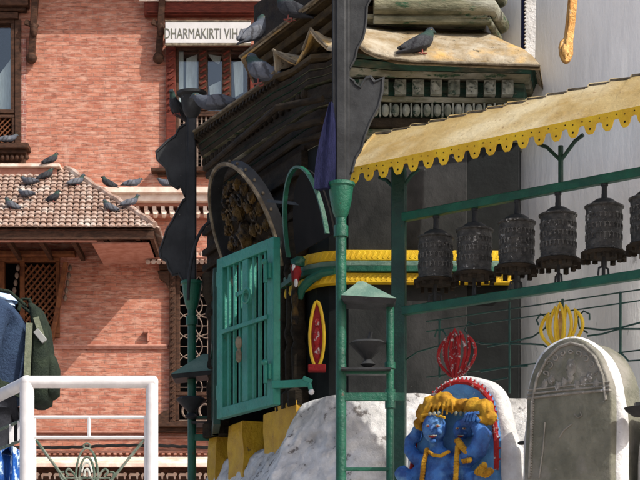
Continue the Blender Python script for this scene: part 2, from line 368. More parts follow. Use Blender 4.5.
# window 1, top left
wf = MB(); frame_rect(wf, -46, 20, 15, 114, 4, .05, -.12); frame_rect(wf, -46, 115.5, 15, 150, 3, .05, -.12)
bbox(wf, -17, 24, -13, 110, .03, -.1)
w1 = wf.build('window', 'wood', B, bevel=.01)
q = MB(); bbox(q, -54, 14, 19, 20.5, .12); bbox(q, 15.2, 20.6, 21.5, 150, .06); bbox(q, -54, 20.6, -46.2, 150, .06); q.build('frame', 'wood', w1, bevel=.01)
q = MB(); bbox(q, -42, 24, 11, 110, -.08, -.1); q.build('pane', 'glass', w1, smooth=False)
q = MB(); 
for (x0, y0, x1, y1, x2, y2) in ((-30, 110, 11, 110, 11, 55), (-42, 30, -25, 30, -42, 105)):
    q.prism([(X(x0, D), Z(y0, D)), (X(x1, D), Z(y1, D)), (X(x2, D), Z(y2, D))], (0, D+.13, 0), (1, 0, 0), (0, 0, 1), .01)
q.build('pane_reflection', 'pane_reflection', w1, smooth=False)  # white shards stand in for reflections on this pane
q = MB()
for k in range(-12, 16):
    xa = -43+k*5.2
    for sg in (1, -1):
        p0 = (xa, 118.5 if sg > 0 else 147); p1 = (xa+28.5, 147 if sg > 0 else 118.5)
        t0 = max(0, (-43-p0[0])/28.5); t1 = min(1, (12-p0[0])/28.5)
        if t1 > t0: q.bar(P(lerp(p0[0], p1[0], t0), lerp(p0[1], p1[1], t0), D+.02+.02*sg), P(lerp(p0[0], p1[0], t1), lerp(p0[1], p1[1], t1), D+.02+.02*sg), .03, .022)
q.build('lattice', 'orangewood', w1, smooth=False)
q = MB(); bbox(q, -60, 148, 31, 153, .34); bbox(q, -58, 153, 28, 157, .24); bbox(q, -58, 159.5, 26, 166, .12)
for k in range(18): q.ell(P(-55+k*4.8, 157.5, D-.22), (.045, .05, .05), 8, 6)
q.build('sill', 'wood', w1, bevel=.01)
q = MB(); bbox(q, 21.7, 40, 26.5, 148, .03); q.build('quoin', 'quoin', B, smooth=False)
# window 2, under the sign board
wf = MB(); frame_rect(wf, 176, 47, 250, 113, 2.5, .0, -.12); frame_rect(wf, 176, 114, 250, 170, 3, .05, -.12)
for x in (198.5, 222): bbox(wf, x, 49.5, x+9, 110.5, .02, -.1)
w2 = wf.build('window', 'wood', B, bevel=.01)
q = MB(); bbox(q, 166.5, 46, 175.8, 172, .1); bbox(q, 250.2, 46, 258, 172, .1); bbox(q, 176, 44, 250, 47, .14)
twist(q, 171, 50, 112, 5, .11); twist(q, 203, 50, 110, 6, .03); twist(q, 226.5, 50, 110, 6, .03); q.build('frame', 'redwood', w2, bevel=.008)
q = MB(); bbox(q, 178.5, 49.5, 198.5, 110.5, -.08, -.1); bbox(q, 207.5, 49.5, 222, 110.5, -.08, -.1); bbox(q, 231, 49.5, 247.5, 110.5, -.08, -.1); q.build('pane', 'glass', w2, smooth=False)
q = MB(); bbox(q, 177, 49, 183, 112, -.12, -.13)
for (x0, y0, x1, y1, x2, y2, x3, y3) in ((186, 56, 197, 52, 197, 108, 185, 110), (208, 52, 221, 54, 219, 62, 212, 58), (209, 84, 221, 78, 221, 108, 210, 100), (233, 60, 243, 58, 243, 90, 235, 95)):
    q.prism([(X(a, D), Z(b, D)) for a, b in ((x0, y0), (x1, y1), (x2, y2), (x3, y3))], (0, D+.13, 0), (1, 0, 0), (0, 0, 1), .01)
q.build('pane_reflection', 'pane_reflection', w2, smooth=False)  # pale shapes imitate the reflections across the three panes
q = MB()
for k in range(16): bbox(q, 179+k*4.4, 117, 180.6+k*4.4, 167, .02, -.03)
for k in range(13): bbox(q, 179, 118+k*4, 247, 119.2+k*4, -.035, -.06)
q.build('lattice', 'lattwood', w2, smooth=False)
q = MB(); bbox(q, 152, 170.4, 262, 174, .2); bbox(q, 158, 174.2, 260, 177, .1); q.build('sill', 'wood', w2, bevel=.01)
# window 3, round-pattern lattice
wf = MB(); frame_rect(wf, 176, 272, 262, 396, 4, .04, -.1); frame_rect(wf, 176, 397, 262, 424, 3, .05, -.12)
w3 = wf.build('window', 'wood', B, bevel=.01)
q = MB(); bbox(q, 170, 266, 175.8, 428, .12); bbox(q, 262.2, 266, 269, 428, .12); bbox(q, 160, 264, 278, 271.5, .2)
twist(q, 173, 275, 425, 3, .13)
q.prism([(X(a, D), Z(b, D)) for a, b in ((158, 272), (170, 272), (170, 292), (166, 284), (160, 280))], (0, D-.08, 0), (1, 0, 0), (0, 0, 1), .1)
q.build('frame', 'wood', w3, bevel=.008)
q = MB(); rr = 12.3*D/F
for i in range(5):
    for j in range(6):
        c = P(190+i*17.5, 285+j*20.5, D+.02); q.tube([c+V((rr*math.cos(a*PI/10), 0, rr*math.sin(a*PI/10))) for a in range(20) if abs(rr*math.cos(a*PI/10)) < 9 and True], .011, 5, closed=True)
for i in range(5): q.tube([P(190+i*17.5, 276, D+.04), P(190+i*17.5, 393, D+.04)], .009, 5)
for j in range(6): q.tube([P(180, 285+j*20.5, D+.04), P(258, 285+j*20.5, D+.04)], .009, 5)
q.build('lattice', 'lattwood', w3)
q = MB()
for i in range(5):
    for sg in (-1, 1):
        q.tube(arc(P(188+i*17, 411, D-.0), (sg, 0, 0), (0, 0, 1), .10, .12, -1.3, 1.9, 10), .02, 6)
for yy in (400, 420): bbox(q, 179, yy, 259, yy+1.5, .02, -.02)
q.build('scroll_panel', 'lattwood', w3)
q = MB(); bbox(q, 153, 424.5, 285, 429, .3); bbox(q, 158, 429, 280, 433.5, .18); q.prism([(X(a, D), Z(b, D)) for a, b in ((153, 424), (157, 417), (164, 412), (170, 410), (170, 424))], (0, D-.06, 0), (1, 0, 0), (0, 0, 1), .1)
q.build('sill', 'wood', w3, bevel=.01)
# small tiled hood over window 3
q = MB(); q.cur = 0
q.hexa([(X(150, D), D-.3, Z(265.5, D)), (X(285, D), D-.3, Z(265.5, D)), (X(285, D), D, Z(264, D)), (X(150, D), D, Z(264, D)), (X(147, D), D-.36, Z(262, D)), (X(288, D), D-.36, Z(262, D)), (X(285, D), D, Z(254, D)), (X(150, D), D, Z(254, D))])
q.cur = 1
for k in range(26): q.tube([P(148+k*5.4, 262, D-.37), P(149.5+k*5.2, 254, D-.01)], .045, 6)
q.build('window_hood', ['pink', 'tile'], B)
# window 4, lattice in the shade of the side roof
wf = MB(); frame_rect(wf, -52, 258, 60, 338, 4, .06, -.12)
for x in (-15, 0, 20): bbox(wf, x, 262, x+5, 334, .04, -.1)
w4 = wf.build('window', 'orangewood', B, bevel=.01)
q = MB()
for k in range(-16, 20):
    xa = 25+k*6
    for sg in (1, -1):
        p0 = (xa, 265 if sg > 0 else 330); p1 = (xa+55, 330 if sg > 0 else 265)
        t0 = max(0, (25-p0[0])/55); t1 = min(1, (57-p0[0])/55)
        if t1 > t0: q.bar(P(lerp(p0[0], p1[0], t0), lerp(p0[1], p1[1], t0), D+.02+.02*sg), P(lerp(p0[0], p1[0], t1), lerp(p0[1], p1[1], t1), D+.02+.02*sg), .035, .03)
q.build('lattice', 'orangewood', w4, smooth=False)
q = MB(); q.bar(P(66, 262, D-.25), P(52, 340, D-.04), .10, .08); q.bar(P(-56, 262, D-.25), P(-50, 340, D-.04), .10, .08); bbox(q, -60, 253, 76, 257.8, .2); q.build('frame', 'orangewood', w4, bevel=.01)
for px in (70, 18):
    q = MB()
    for k in range(5): q.ell(P(px-k*1.2, 268+k*7.5, D-.1), (.035, .05, .06), 8, 6)
    q.build('carved_pendant', 'lattwood', B)
# struts
for xs_ in (33, 160):
    q = MB(); q.bar(P(xs_+4, -30, D-.30), P(xs_-1, 54, D-.07), .13, .11); q.ell(P(xs_-1.5, 58, D-.10), (.10, .1, .10), 10, 8)
    q.bar(P(xs_-8, 22, D-.16), P(xs_+5, 27, D-.16), .07, .09); q.ell(P(xs_+1, 30, D-.18), (.07, .08, .13), 8, 6)
    q.build('roof_strut', 'wood', B, bevel=.01)
# wooden lintel over window 1 and red hood over window 2
q = MB(); bbox(q, -60, -30, 30, 10, .25); bbox(q, -60, 10, 27, 13.5, .16); q.build('lintel', 'wood', B, bevel=.01)
q = MB(); q.box((X(145, D), D-.16, Z(18, D)), (X(280, D), D, Z(-18, D))); q.cur = 1; q.box((X(140, D), D-.20, Z(5, D)), (X(284, D), D-.161, Z(3, D))); q.cur = 0
q.box((X(148, D), D-.19, Z(16.5, D)), (X(276, D), D-.162, Z(14.5, D)))
q.build('red_fascia', ['redwood', 'cream'], B, bevel=.008)
# ledge with dentils at y 193
q = MB(); bbox(q, 93, 193, 320, 199, .42); bbox(q, 97, 199, 320, 206, .34); q.build('ledge', 'cream', B, bevel=.01)
q = MB(); bbox(q, 110, 206.1, 320, 209, .2); bbox(q, 118, 216, 320, 218.5, .16)
q.cur = 1
for k in range(24): bbox(q, 120+k*8.4, 209.2, 123.6+k*8.4, 213.5, .22)
for k in range(24): q.tube([P(122+k*8.4, 212, D-.22), P(122+k*8.4, 216, D-.12)], .05, 6)
q.build('dentil_course', ['pink', 'cream'], B, smooth=False)
# string courses
q = MB(); bbox(q, 50, 345, 168, 347.4, .07); bbox(q, 52, 347.4, 168, 349.3, .045); bbox(q, 144, 331, 149, 334, .12, -.02); bbox(q, 147.2, 334, 149.2, 342, .1)
bbox(q, 34, 431, 330, 433.5, .06); bbox(q, -330, 436.5, 640, 438, .04)
q.build('string_course', 'pink', B, bevel=.008)
q = MB(); bbox(q, -330, 451, 640, 453.5, .08)
for k in range(110): bbox(q, -300+k*6, 453.6, -297+k*6, 455.5, .10)
q.cur = 1; q.hexa([P(-330, 467, D-.5), P(640, 467, D-.5), P(640, 467, D), P(-330, 467, D), P(-330, 463, D-.5), P(640, 463, D-.5), P(640, 456, D), P(-330, 456, D)])
q.cur = 0; bbox(q, -330, 467.2, 640, 468.4, .42)
q.build('lower_cornice', ['pink', 'cream'], B, bevel=.006)
q = MB(); bbox(q, -330, 468.6, 640, 484, .12); q.cur = 1
beast = [(-.09, 0), (-.075, .0), (-.07, .055), (.02, .055), (.03, 0), (.05, 0), (.055, .06), (.08, .075), (.075, .10), (.04, .12), (.01, .10), (-.08, .105), (-.105, .07)]
for k in range(50): q.prism([(a*1.05, b*1.05) for a, b in beast], P(40+k*12.5-300+260-40, 479.5, D-.125), (1, 0, 0), (0, 0, 1), .03)
q.build('carved_frieze', ['wood', 'cream'], B, smooth=False)
# tiled side roof (lean-to with a hip), wall at D, eave at D-2
EZ, RZ, L = 8.0, 9.42, 1.75
xe, xr = X(155, D-L), X(66, D)
q = MB(); rows = 15; dx = .105
def slope_tiles(org, along, n_along, down, limit):
    pass
sl_ = V((0, -L, EZ-RZ)); sn = sl_.cross(V((1, 0, 0))).normalized(); sn = sn if sn.z > 0 else -sn
for r in range(rows):
    t0 = r/rows; t1 = (r+1.25)/rows
    x1 = lerp(xr, xe, (r+1)/rows)-.03
    k = 0; x = x1
    while x > -11.2:
        j = random.uniform(-.006, .006)
        a = V((x-dx/2, D, RZ))+sl_*t0+sn*(.02+j); b = V((x-dx/2, D, RZ))+sl_*t1+sn*(.055+j)
        n4 = []
        for c_, wd in ((a, .9), (b, 1.05)):
            n4.append([c_+V((dx*.5*wd*math.cos(PI*m/4), 0, 0))+sn*(.035*math.sin(PI*m/4)) for m in range(5)]+[c_-sn*.01])
        q.loft(n4); x -= dx
# hip side facing right
hl = V((xe-xr, -L, EZ-RZ))
hs = V((xe-xr, 0, EZ-RZ)); hn = V((0, 1, 0)).cross(hs).normalized(); hn = hn if hn.z > 0 else -hn
for r in range(rows):
    t0 = r/rows; t1 = (r+1.25)/rows; y1 = D-L*(r+1)/rows+.03; y = y1
    while y < D-.02:
        a = V((xr, y+dx/2, RZ))+hs*t0+hn*.02; b = V((xr, y+dx/2, RZ))+hs*t1+hn*.055
        q.loft([[c_+V((0, dx*.5*math.cos(PI*m/4), 0))+hn*(.035*math.sin(PI*m/4)) for m in range(5)]+[c_-hn*.01] for c_ in (a, b)]); y += dx
q.tube([V((xr, D, RZ))+hl*(i/12)+V((0, 0, .06+.015*(i % 2))) for i in range(13)], [.07 if i % 2 else .055 for i in range(13)], 8)
sr = q.build('side_roof', 'tile', B)
q = MB()
q.hexa([(-11.2, D-L+.02, EZ-.02), (xe-.03, D-L+.02, EZ-.02), (xr, D, RZ-.04), (-11.2, D, RZ-.04), (-11.2, D-L+.02, EZ), (xe-.03, D-L+.02, EZ), (xr, D, RZ), (-11.2, D, RZ)])
q.v += [V((xe-.03, D-L+.02, EZ-.02)), V((xe-.03, D, EZ-.02)), V((xr, D, RZ-.03))]; n_ = len(q.v); q.face((n_-3, n_-2, n_-1))
q.box((-11.2, D-L+.03, EZ-.16), (xe-.02, D-L+.09, EZ-.025)); q.box((xe-.09, D-L+.1, EZ-.16), (xe-.03, D, EZ-.025))
for k in range(16): q.bar(V((xe-.3-k*.55, D-L+.1, EZ-.1)), V((xe-.3-k*.55, D, EZ-.1)), .07, .09)
q.build('rafters', 'wood', sr, smooth=False)
q = MB(); q.box((-11.2, D-L+.1, EZ-.19), (X(96, D-L), D-L+.16, EZ-.163)); q.hexa([(X(92, D-L+.2), D-L+.2, EZ-.2), (xe-.12, D-L+.25, EZ-.18), (xe-.12, D, EZ-.18), (X(92, D-L), D, EZ-.2), (X(92, D-L+.2), D-L+.2, EZ-.17), (xe-.12, D-L+.25, EZ-.165), (xe-.12, D, EZ-.165), (X(92, D-L), D, EZ-.17)])
q.build('soffit_board', 'pink', sr, smooth=False)
q = MB(); bbox(q, -330, 168, 62, 171.2, .30); q.cur = 1; bbox(q, -330, 171.3, 58, 179, .22); q.build('roof_flashing', ['cream', 'pink'], sr, bevel=.008)

# sign board
sg_ = thing('sign_board', P(208, 45, D-.3), 'white painted board reading DHARMAKIRTI VIHAR above a carved window', 'sign')
q = MB(); q.box((X(165.5, D-.3), D-.34, Z(44, D-.3)), (X(251, D-.3), D-.3, Z(22.5, D-.3))); bd = q.build('board', 'signwhite', sg_, bevel=.005)
q = MB(); q.box((X(165.5, D-.3), D-.35, Z(46.2, D-.3)), (X(251, D-.3), D-.29, Z(44.1, D-.3))); q.box((X(165.5, D-.3), D-.35, Z(22.4, D-.3)), (X(251, D-.3), D-.29, Z(21.2, D-.3))); q.build('edge_trim', 'ridge', sg_)
q = MB(); [q.bar(P(x, 33, D-.29), P(x, 30, D-.0), .04, .04) for x in (172, 245)]; q.build('bracket', 'iron', sg_)
cu = bpy.data.curves.new('lettering', 'FONT'); cu.body = 'DHARMAKIRTI VIHAR'; cu.size = 1; cu.extrude = .01
tmp = bpy.data.objects.new('tmp', cu); COL.objects.link(tmp); bpy.context.view_layer.update()
me = bpy.data.meshes.new_from_object(tmp.evaluated_get(bpy.context.evaluated_depsgraph_get())); bpy.data.objects.remove(tmp)
vx = [v.co.x for v in me.vertices]; vy = [v.co.y for v in me.vertices]
tx0, tx1 = X(164.5, D-.35), X(249.5, D-.35); tz0, tz1 = Z(38.5, D-.35), Z(28.2, D-.35)
for v in me.vertices:
    x_ = lerp(tx0, tx1, (v.co.x-min(vx))/(max(vx)-min(vx))); z_ = lerp(tz0, tz1, (v.co.y-min(vy))/(max(vy)-min(vy)))
    v.co = V((x_, D-.343-.4*v.co.z, z_))-BASE[sg_]
me.materials.clear(); me.materials.append(M['ink'])
lo_ = bpy.data.objects.new('lettering', me); COL.objects.link(lo_); lo_.parent = sg_
# cable along the lower wall
tag(MB().tube([P(x, 446.5+1.2*math.sin(x*.035)+.35*math.sin(x*.5), D-.14) for x in range(-40, 300, 4)], .028, 6).build('cable', 'cable'), 'black twisted cable strung along the brick wall above the cream cornice', 'cable')

# ================================================================ STUPA DOME
DC = V((5.08, 17.2, 0)); DR = 5.0
st = thing('stupa', (DC.x, DC.y, GZ), 'huge whitewashed stupa dome filling the right of the view', 'stupa')
prof = [(DR, Z(400, 13.9)-.3)]+[(DR-.0, z) for z in (2.5, 3.2, 4.0, 4.8)]+[(DR*math.cos(a)*1.0, 4.8+4.6*math.sin(a)) for a in [i*PI/2/14 for i in range(1, 14)]]+[(.0, 9.4)]
def dd(q_, a): return q_+V((q_.x, q_.y, 0)).normalized()*(.03*noise.noise(V((a*7, q_.z*.9, 3)))+.010*noise.noise(V((a*40, q_.z*3, 1))))
pf = []
for i in range(len(prof)-1):
    k = 6 if i < 4 else 2
    pf += [(lerp(prof[i][0], prof[i+1][0], t/k), lerp(prof[i][1], prof[i+1][1], t/k)) for t in range(k)]
pf.append(prof[-1])
MB().lathe(pf, (DC.x, DC.y, 0), 420, disp=dd).build('dome', 'dome', st)
MB().lathe([(DR+.9, GZ), (DR+.45, .5), (DR+.32, 1.45), (DR+.24, 1.80), (DR+.16, 1.90), (DR-.2, 1.97)], (DC.x, DC.y, 0), 300, disp=dd).build('dome_base', 'wash', st)

# ================================================================ SHRINE
U_ = V((-.391, .920, 0)); N_ = V((-.920, -.391, 0))     # along the front face (away), outward normal
G = V((-.083, 13.8, 0)); FAR = G+U_*1.92
sh = thing('shrine', (.3, 14.4, GZ), 'sooty black niche shrine with layered mossy eaves built against the white dome', 'shrine')
BZ0, BZ1 = 2.10, 3.93
def xy(v): return (v.x, v.y)
g1 = G+U_*.30; g2 = G+U_*1.62
plan = [xy(FAR), xy(g2), xy(g2-N_*.55), xy(g1-N_*.55), xy(g1), xy(G), (-.02, 13.68), (.06, 13.61), (.17, 13.58), (1.008, 13.60), (1.35, 13.605), (1.62, 15.2), (.9, 16.4), (-.2, 16.6)]
MB().slab(plan, BZ0, BZ1).build('body', 'black', sh, smooth=False)
# grey sooty facing, darkened for the canopy's shade, on the near half of the side wall, plain black return beyond it
MB().slab([(.19, 13.56), (1.0, 13.585), (1.0, 13.62), (.19, 13.60)], BZ0+.01, BZ1-.02).build('side_panel', 'soot_shade', sh, smooth=False, bevel=.006)
q = MB(); q.slab([xy(g1-N_*.3), xy(G-N_*.2), xy(G+U_*.02+N_*.02), xy(g1+N_*.02)], 3.30, 3.90); q.build('lintel', 'oldwood', sh)
q = MB(); q.slab([xy(FAR-N_*.2), xy(G-N_*.25), xy(G+N_*.05), xy(FAR+N_*.05)], 3.36, 3.86)
for z in (3.4, 3.52, 3.68): q.slab([xy(FAR-N_*.0), xy(G-N_*.0), xy(G+N_*.09), xy(FAR+N_*.09)], z, z+.05)
q.build('door_lintel', 'oldwood', sh, bevel=.006)
# carved jamb columns on the front
for t, w_ in ((.05, .07), (.19, .06), (.33, .05), (1.60, .06), (1.78, .07)):
    q = MB(); c = G+U_*t+N_*.045
    q.lathe([(w_*1.2, 2.1), (w_*1.2, 2.2), (w_*.7, 2.23), (w_*.8, 2.5), (w_*.55, 2.55), (w_*.9, 2.62), (w_*.6, 2.7), (w_*.62, 3.0), (w_*.95, 3.05), (w_*.7, 3.12), (w_*1.2, 3.2), (w_*1.25, 3.36)], (c.x, c.y, 0), 10)
    q.build('jamb_column', 'oldwood', sh)
q = MB(); c = P(295, 300, 13.62)
q.lathe([(.02, -.17), (.03, -.12), (.018, -.05), (.03, .02), (.02, .1), (.03, .16)], c, 10); q.build('gilt_pilaster', 'gilt', sh)
q = MB(); q.ell(P(296, 272, 13.6), (.035, .035, .08), 10, 8, jit=.4); q.cur = 1; q.ell(P(298, 262, 13.6), (.045, .04, .04), 10, 8, jit=.5); q.cur = 2; q.ell(P(294, 268, 13.58), (.015, .015, .03), 8, 6); q.ell(P(296, 283, 13.57), (.014, .015, .03), 8, 6)
q.build('guardian_figure', ['red', 'dgreen', 'plaster'], sh)
# lower jamb: painted yellow blocks
for t0, t1, o, zb in ((-.02, .37, .10, 1.66), (.48, .72, .05, 1.78), (1.04, 1.36, .08, 1.72), (1.72, 1.90, .05, 1.66)):
    q = MB(); a = G+U_*t0; b = G+U_*t1; n8 = []
    rings = []
    for i in range(9):
        z = lerp(zb, BZ0+.03, i/8)
        ring = []
        for (p_, k) in ((a, 0), (b, 1)):
            pass
        pts = [a-N_*.2, b-N_*.2, b+N_*o, lerp(b, a, .33)+N_*o, lerp(b, a, .66)+N_*o, a+N_*o]
        for j, p_ in enumerate(pts):
            nn = noise.noise(V((j*3.1+t0*7, z*6, 2)))*.018; ring.append((p_.x+nn, p_.y+nn, z+(.06*noise.noise(V((j*1.7, t0*9, 4))) if i == 0 else 0)))
        rings.append(ring)
    q.loft(rings); q.build('yellow_block', 'yellow', sh, ang=50)
# bands round the body
def band(z0, z1, o, name, m, path=None, rope=False):
    pts = [V(p_+(0,)) for p_ in (path or [(-.20, 14.05), (-.12, 13.8), (-.05, 13.66), (.05, 13.575), (.17, 13.54), (1.008, 13.555), (1.30, 13.56)])]
    q = MB(); outer = []; inner = []
    for i, p_ in enumerate(pts):
        t = (pts[min(i+1, len(pts)-1)]-pts[max(i-1, 0)]).normalized(); n_ = V((t.y, -t.x, 0))
        outer.append(xy(p_+n_*o)); inner.append(xy(p_-n_*.03))
    q.slab(outer+inner[::-1], z0, z1)
    if rope:
        for i in range(len(pts)-1):
            a, b = V(outer[i]+(0,)), V(outer[i+1]+(0,)); n = max(1, int((b-a).length/.035))
            for k in range(n):
                c0 = a.lerp(b, k/n); c1 = a.lerp(b, (k+.75)/n)
                q.bar(c0+UP*(z0+.012)+V((0, .003, 0)), c1+UP*(z1-.012)+V((0, .003, 0)), .012, .016)
    return q.build(name, m, sh, bevel=.004)
band(3.035, 3.105, .045, 'yellow_band', 'byellow', rope=True)
band(2.995, 3.03, .06, 'pale_moulding', 'roofgreen')
band(2.955, 2.992, .08, 'green_moulding', 'dgreen')
band(2.885, 2.95, .05, 'yellow_band', 'byellow', rope=True)
q = MB(); q.tube([P(335, 271, 13.45), P(322, 273, 13.5), P(310, 280, 13.55), P(302, 289, 13.6), P(300, 299, 13.62)], [.022, .03, .033, .03, .018], 10); q.build('green_drain_lip', 'dgreen', sh)
# pennant-shaped niche on the rounded corner
q = MB(); ctr = P(317, 335, 13.5); ax = V((.98, -.2, 0)).normalized()
oval = [(math.sin(a)*.050*(1-.25*max(0, math.cos(a))), math.cos(a)*.22) for a in [i*2*PI/24 for i in range(24)]]
q.prism([(a, b) for a, b in oval], ctr, ax, (0, 0, 1), .05); rg = q.build('niche_plaque', 'red', sh, bevel=.004)
q = MB(); q.tube([ctr+ax*a*1.0+UP*b+V((0, -.03, 0)) for a, b in oval], .011, 8, closed=True); q.build('yellow_rim', 'byellow', rg)
q = MB(); q.ell(ctr+V((0, -.03, .08)), (.018, .014, .03), 8, 6); q.ell(ctr+V((0, -.03, -.02)), (.026, .016, .07), 8, 6); q.ell(ctr+V((0, -.03, -.12)), (.022, .014, .05), 8, 6); q.build('relief_figure', 'chipred', rg)
q = MB(); q.box(tuple(ctr+V((-.06, -.05, -.25))), tuple(ctr+V((.06, .03, -.205)))); q.build('red_ledge', 'red', sh, bevel=.006)
# ---- cornice: stepped mouldings between body and lower eave
A0 = P(192, 132, 15.5); B0 = P(274, 74, 14.1)
eave = [A0, B0, V((-.20, 13.92, 4.47)), V((-.06, 13.58, 4.46)), V((.06, 13.50, 4.44)), V((.20, 13.12, 4.36)), P(397, 59, 13.14), P(540, 65, 13.25), V((1.75, 15.1, 4.3)), V((1.0, 16.6, 4.4)), V((-.9, 16.6, 4.46))]
bod = [FAR, G+U_*.7, G+U_*.3, G+U_*.08, V((-.04, 13.70, 0)), V((.17, 13.58, 0)), V((.45, 13.585, 0)), V((1.34, 13.60, 0)), V((1.62, 15.2, 0)), V((.9, 16.4, 0)), V((-.25, 16.5, 0))]
def lay(t): return [(lerp(a.x, b.x, t), lerp(a.y, b.y, t)) for a, b in zip(bod, eave)]
levels = [  # z0, z1, t0, t1, material, name
    (3.86, 3.93, .10, .16, 'moss', 'base_moulding'), (3.93, 3.99, .22, .26, 'oldwood', 'fillet'), (3.99, 4.085, .20, .22, 'mossgreen', 'bead_bed'),
    (4.085, 4.12, .34, .38, 'moss', 'moulding'), (4.12, 4.225, .32, .34, 'mossgreen', 'block_bed'), (4.225, 4.26, .52, .60, 'moss', 'moulding'),
    (4.26, 4.30, .62, .70, 'mossgreen', 'moulding'), (4.30, 4.335, .74, .82, 'mossgreen', 'moulding')]
for i, (z0, z1, t0, t1, m, nm) in enumerate(levels):
    a = lay(t0); b = lay(t1)
    # the front runs a little higher than the side, as on the photo
    q = MB(); n = len(a); bidx = len(q.v)
    rise = [.10, .10, .09, .08, .06, .03, 0, 0, 0, .05, .10]
    k = (z0-3.86)/.5
    q.v += [V((x, y, z0+r*k)) for (x, y), r in zip(a, rise)]+[V((x, y, z1+r*k)) for (x, y), r in zip(b, rise)]
    q.face(list(range(n))[::-1]); q.face([n+j for j in range(n)])
    for j in range(n): q.face((j, (j+1) % n, n+(j+1) % n, n+j))
    mats_ = [m, 'oldwood']
    for fi in range(2, 2+n):
        if fi-2 in (0, 1, 2, 3, 4, 8, 9, 10): q.m[fi] = 1
    q.build(nm, mats_, sh, bevel=.006)
# dark boarded soffit up to the front eave
q = MB(); a = lay(.80); b = [(e.x, e.y) for e in eave]
n = len(a)
q.v = [V((x, y, 4.34+r*1.0)) for (x, y), r in zip(a, rise)]+[V((e.x*1.0, e.y, e.z-.035)) for e in eave]+[V((e.x, e.y, e.z-.005)) for e in eave]+[V((x, y, 4.40)) for (x, y) in lay(.1)]
for L0 in range(3):
    for j in range(n): q.face((L0*n+j, L0*n+(j+1) % n, (L0+1)*n+(j+1) % n, (L0+1)*n+j))
q.face(list(range(n))[::-1]); q.face([3*n+j for j in range(n)])
q.build('soffit', 'brownwood', sh, smooth=False)
# rafter ends along the front eave and beads/blocks along the side
q = MB()
for k in range(26):
    t = k/25; a = A0.lerp(B0, t)-V((0, 0, .05)); q.bar(a, a-N_*.28-V((0, 0, .06)), .03, .035)
q.build('rafter_ends', 'oldwood', sh, smooth=False)
q = MB()
for k in range(9):
    c = V((lerp(.30, 1.33, k/8.6), 13.40+.012*k/9, 4.17)); 
    q.box((c.x-.038, c.y-.015, c.z-.045), (c.x+.038, c.y+.10, c.z+.05)); q.ell(c+V((-.006, -.016, .006)), (.036, .026, .04), 10, 8, jit=.5)
q.build('block_course', 'bead', sh, bevel=.008)
q = MB()
for k in range(15):
    c = V((lerp(.30, 1.28, k/14), 13.455, 4.035)); q.ell(c, (.027, .03, .043), 10, 8); q.box((c.x+.029, c.y-.01, 3.995), (c.x+.041, c.y+.04, 4.08))
q.build('bead_course', 'bead', sh)
q = MB()   
for row, (t_, z_, s_) in enumerate(((.46, 4.22, .028),)):
    pl = [V(p_+(0,)) for p_ in lay(t_)]
    for (p0, p1) in ((pl[0], pl[1]), (pl[1], pl[2]), (pl[2], pl[3])):
        n_ = max(1, int((p1-p0).length/.085))
        for k in range(n_): c = p0.lerp(p1, (k+.5)/n_); q.ell((c.x, c.y, z_+.02), (s_, s_, s_*1.3), 8, 6)
q.build('carved_course', 'oldwood', sh)
for (o_, z_, r_) in ((.15, 3.99, .034), (.10, 3.90, .028), (.24, 4.12, .03)):
    q = MB(); q.tube([G+U_*1.62+N_*o_*.7+UP*z_, G+N_*o_-U_*.03+UP*z_, V((.02, 13.62-o_*.6, z_))], r_*.8, 10); q.build('round_moulding', 'oldwood', sh)
# lower roof sheet with turned-up corners
top = lay(.15)
def roofsheet(edge, inner, zin, name, m, th=.022, lip='ridge'):
    q = MB(); n = len(edge); rows_ = 7
    base = []
    for r in range(rows_+1):
        t = r/rows_; base.append(len(q.v))
        for e, i_ in zip(edge, inner):
            z = lerp(e.z, zin, t**.75) ; q.v.append(V((lerp(e.x, i_[0], t), lerp(e.y, i_[1], t), z+.012*noise.noise(V((e.x*6, t*5, 2))))))
    for r in range(rows_):
        for j in range(n): q.face((base[r]+j, base[r]+(j+1) % n, base[r+1]+(j+1) % n, base[r+1]+j))
    o = q.build(name, m, sh, ang=60, fixn=False); s_ = o.modifiers.new('solid', 'SOLIDIFY'); s_.thickness = th; s_.offset = -1
    return o
tipB = P(273, 50, 14.05); tipT = P(311, 29, 13.55)
e_low = []
def seg(a, b, n): return [a.lerp(b, k/n) for k in range(n)]
e_low += seg(A0, B0, 8)+[B0+V((.004, -.004, .02))]+[tipB]+seg(P(284, 57, 14.0), P(295, 63, 13.95), 2)+[P(296, 63, 13.95), P(303, 50, 13.75), tipT, P(318, 38, 13.52), P(327, 47, 13.48), P(336, 50, 13.4), P(345, 52, 13.2), P(359, 44.5, 13.08), P(366, 50, 13.09), P(378, 55, 13.1), P(397, 59, 13.14)]
e_low += seg(P(420, 61, 13.16), P(536, 65, 13.25), 6)+[P(540, 65, 13.25), V((1.75, 15.1, 4.3)), V((1.0, 16.6, 4.4)), V((-.9, 16.6, 4.46))]
cx0, cy0 = .45, 14.6
inn = [(lerp(p_.x, cx0, .33), lerp(p_.y, cy0, .33)) for p_ in e_low]
# inner outline pulled to the upper wall
roofsheet(e_low, inn, 4.64, 'lower_roof', 'copper')
q = MB(); q.tube([p_+V((0, -.004, -.004)) for p_ in e_low[:9]], .010, 6); q.tube([p_+V((0, -.004, 0)) for p_ in e_low[9:13]], .011, 6); q.tube([p_+V((0, -.004, 0)) for p_ in e_low[13:17]], .011, 6); q.tube([p_+V((0, -.006, -.004)) for p_ in e_low[18:30]], .010, 6)
q.build('eave_lip', 'ridge', sh)
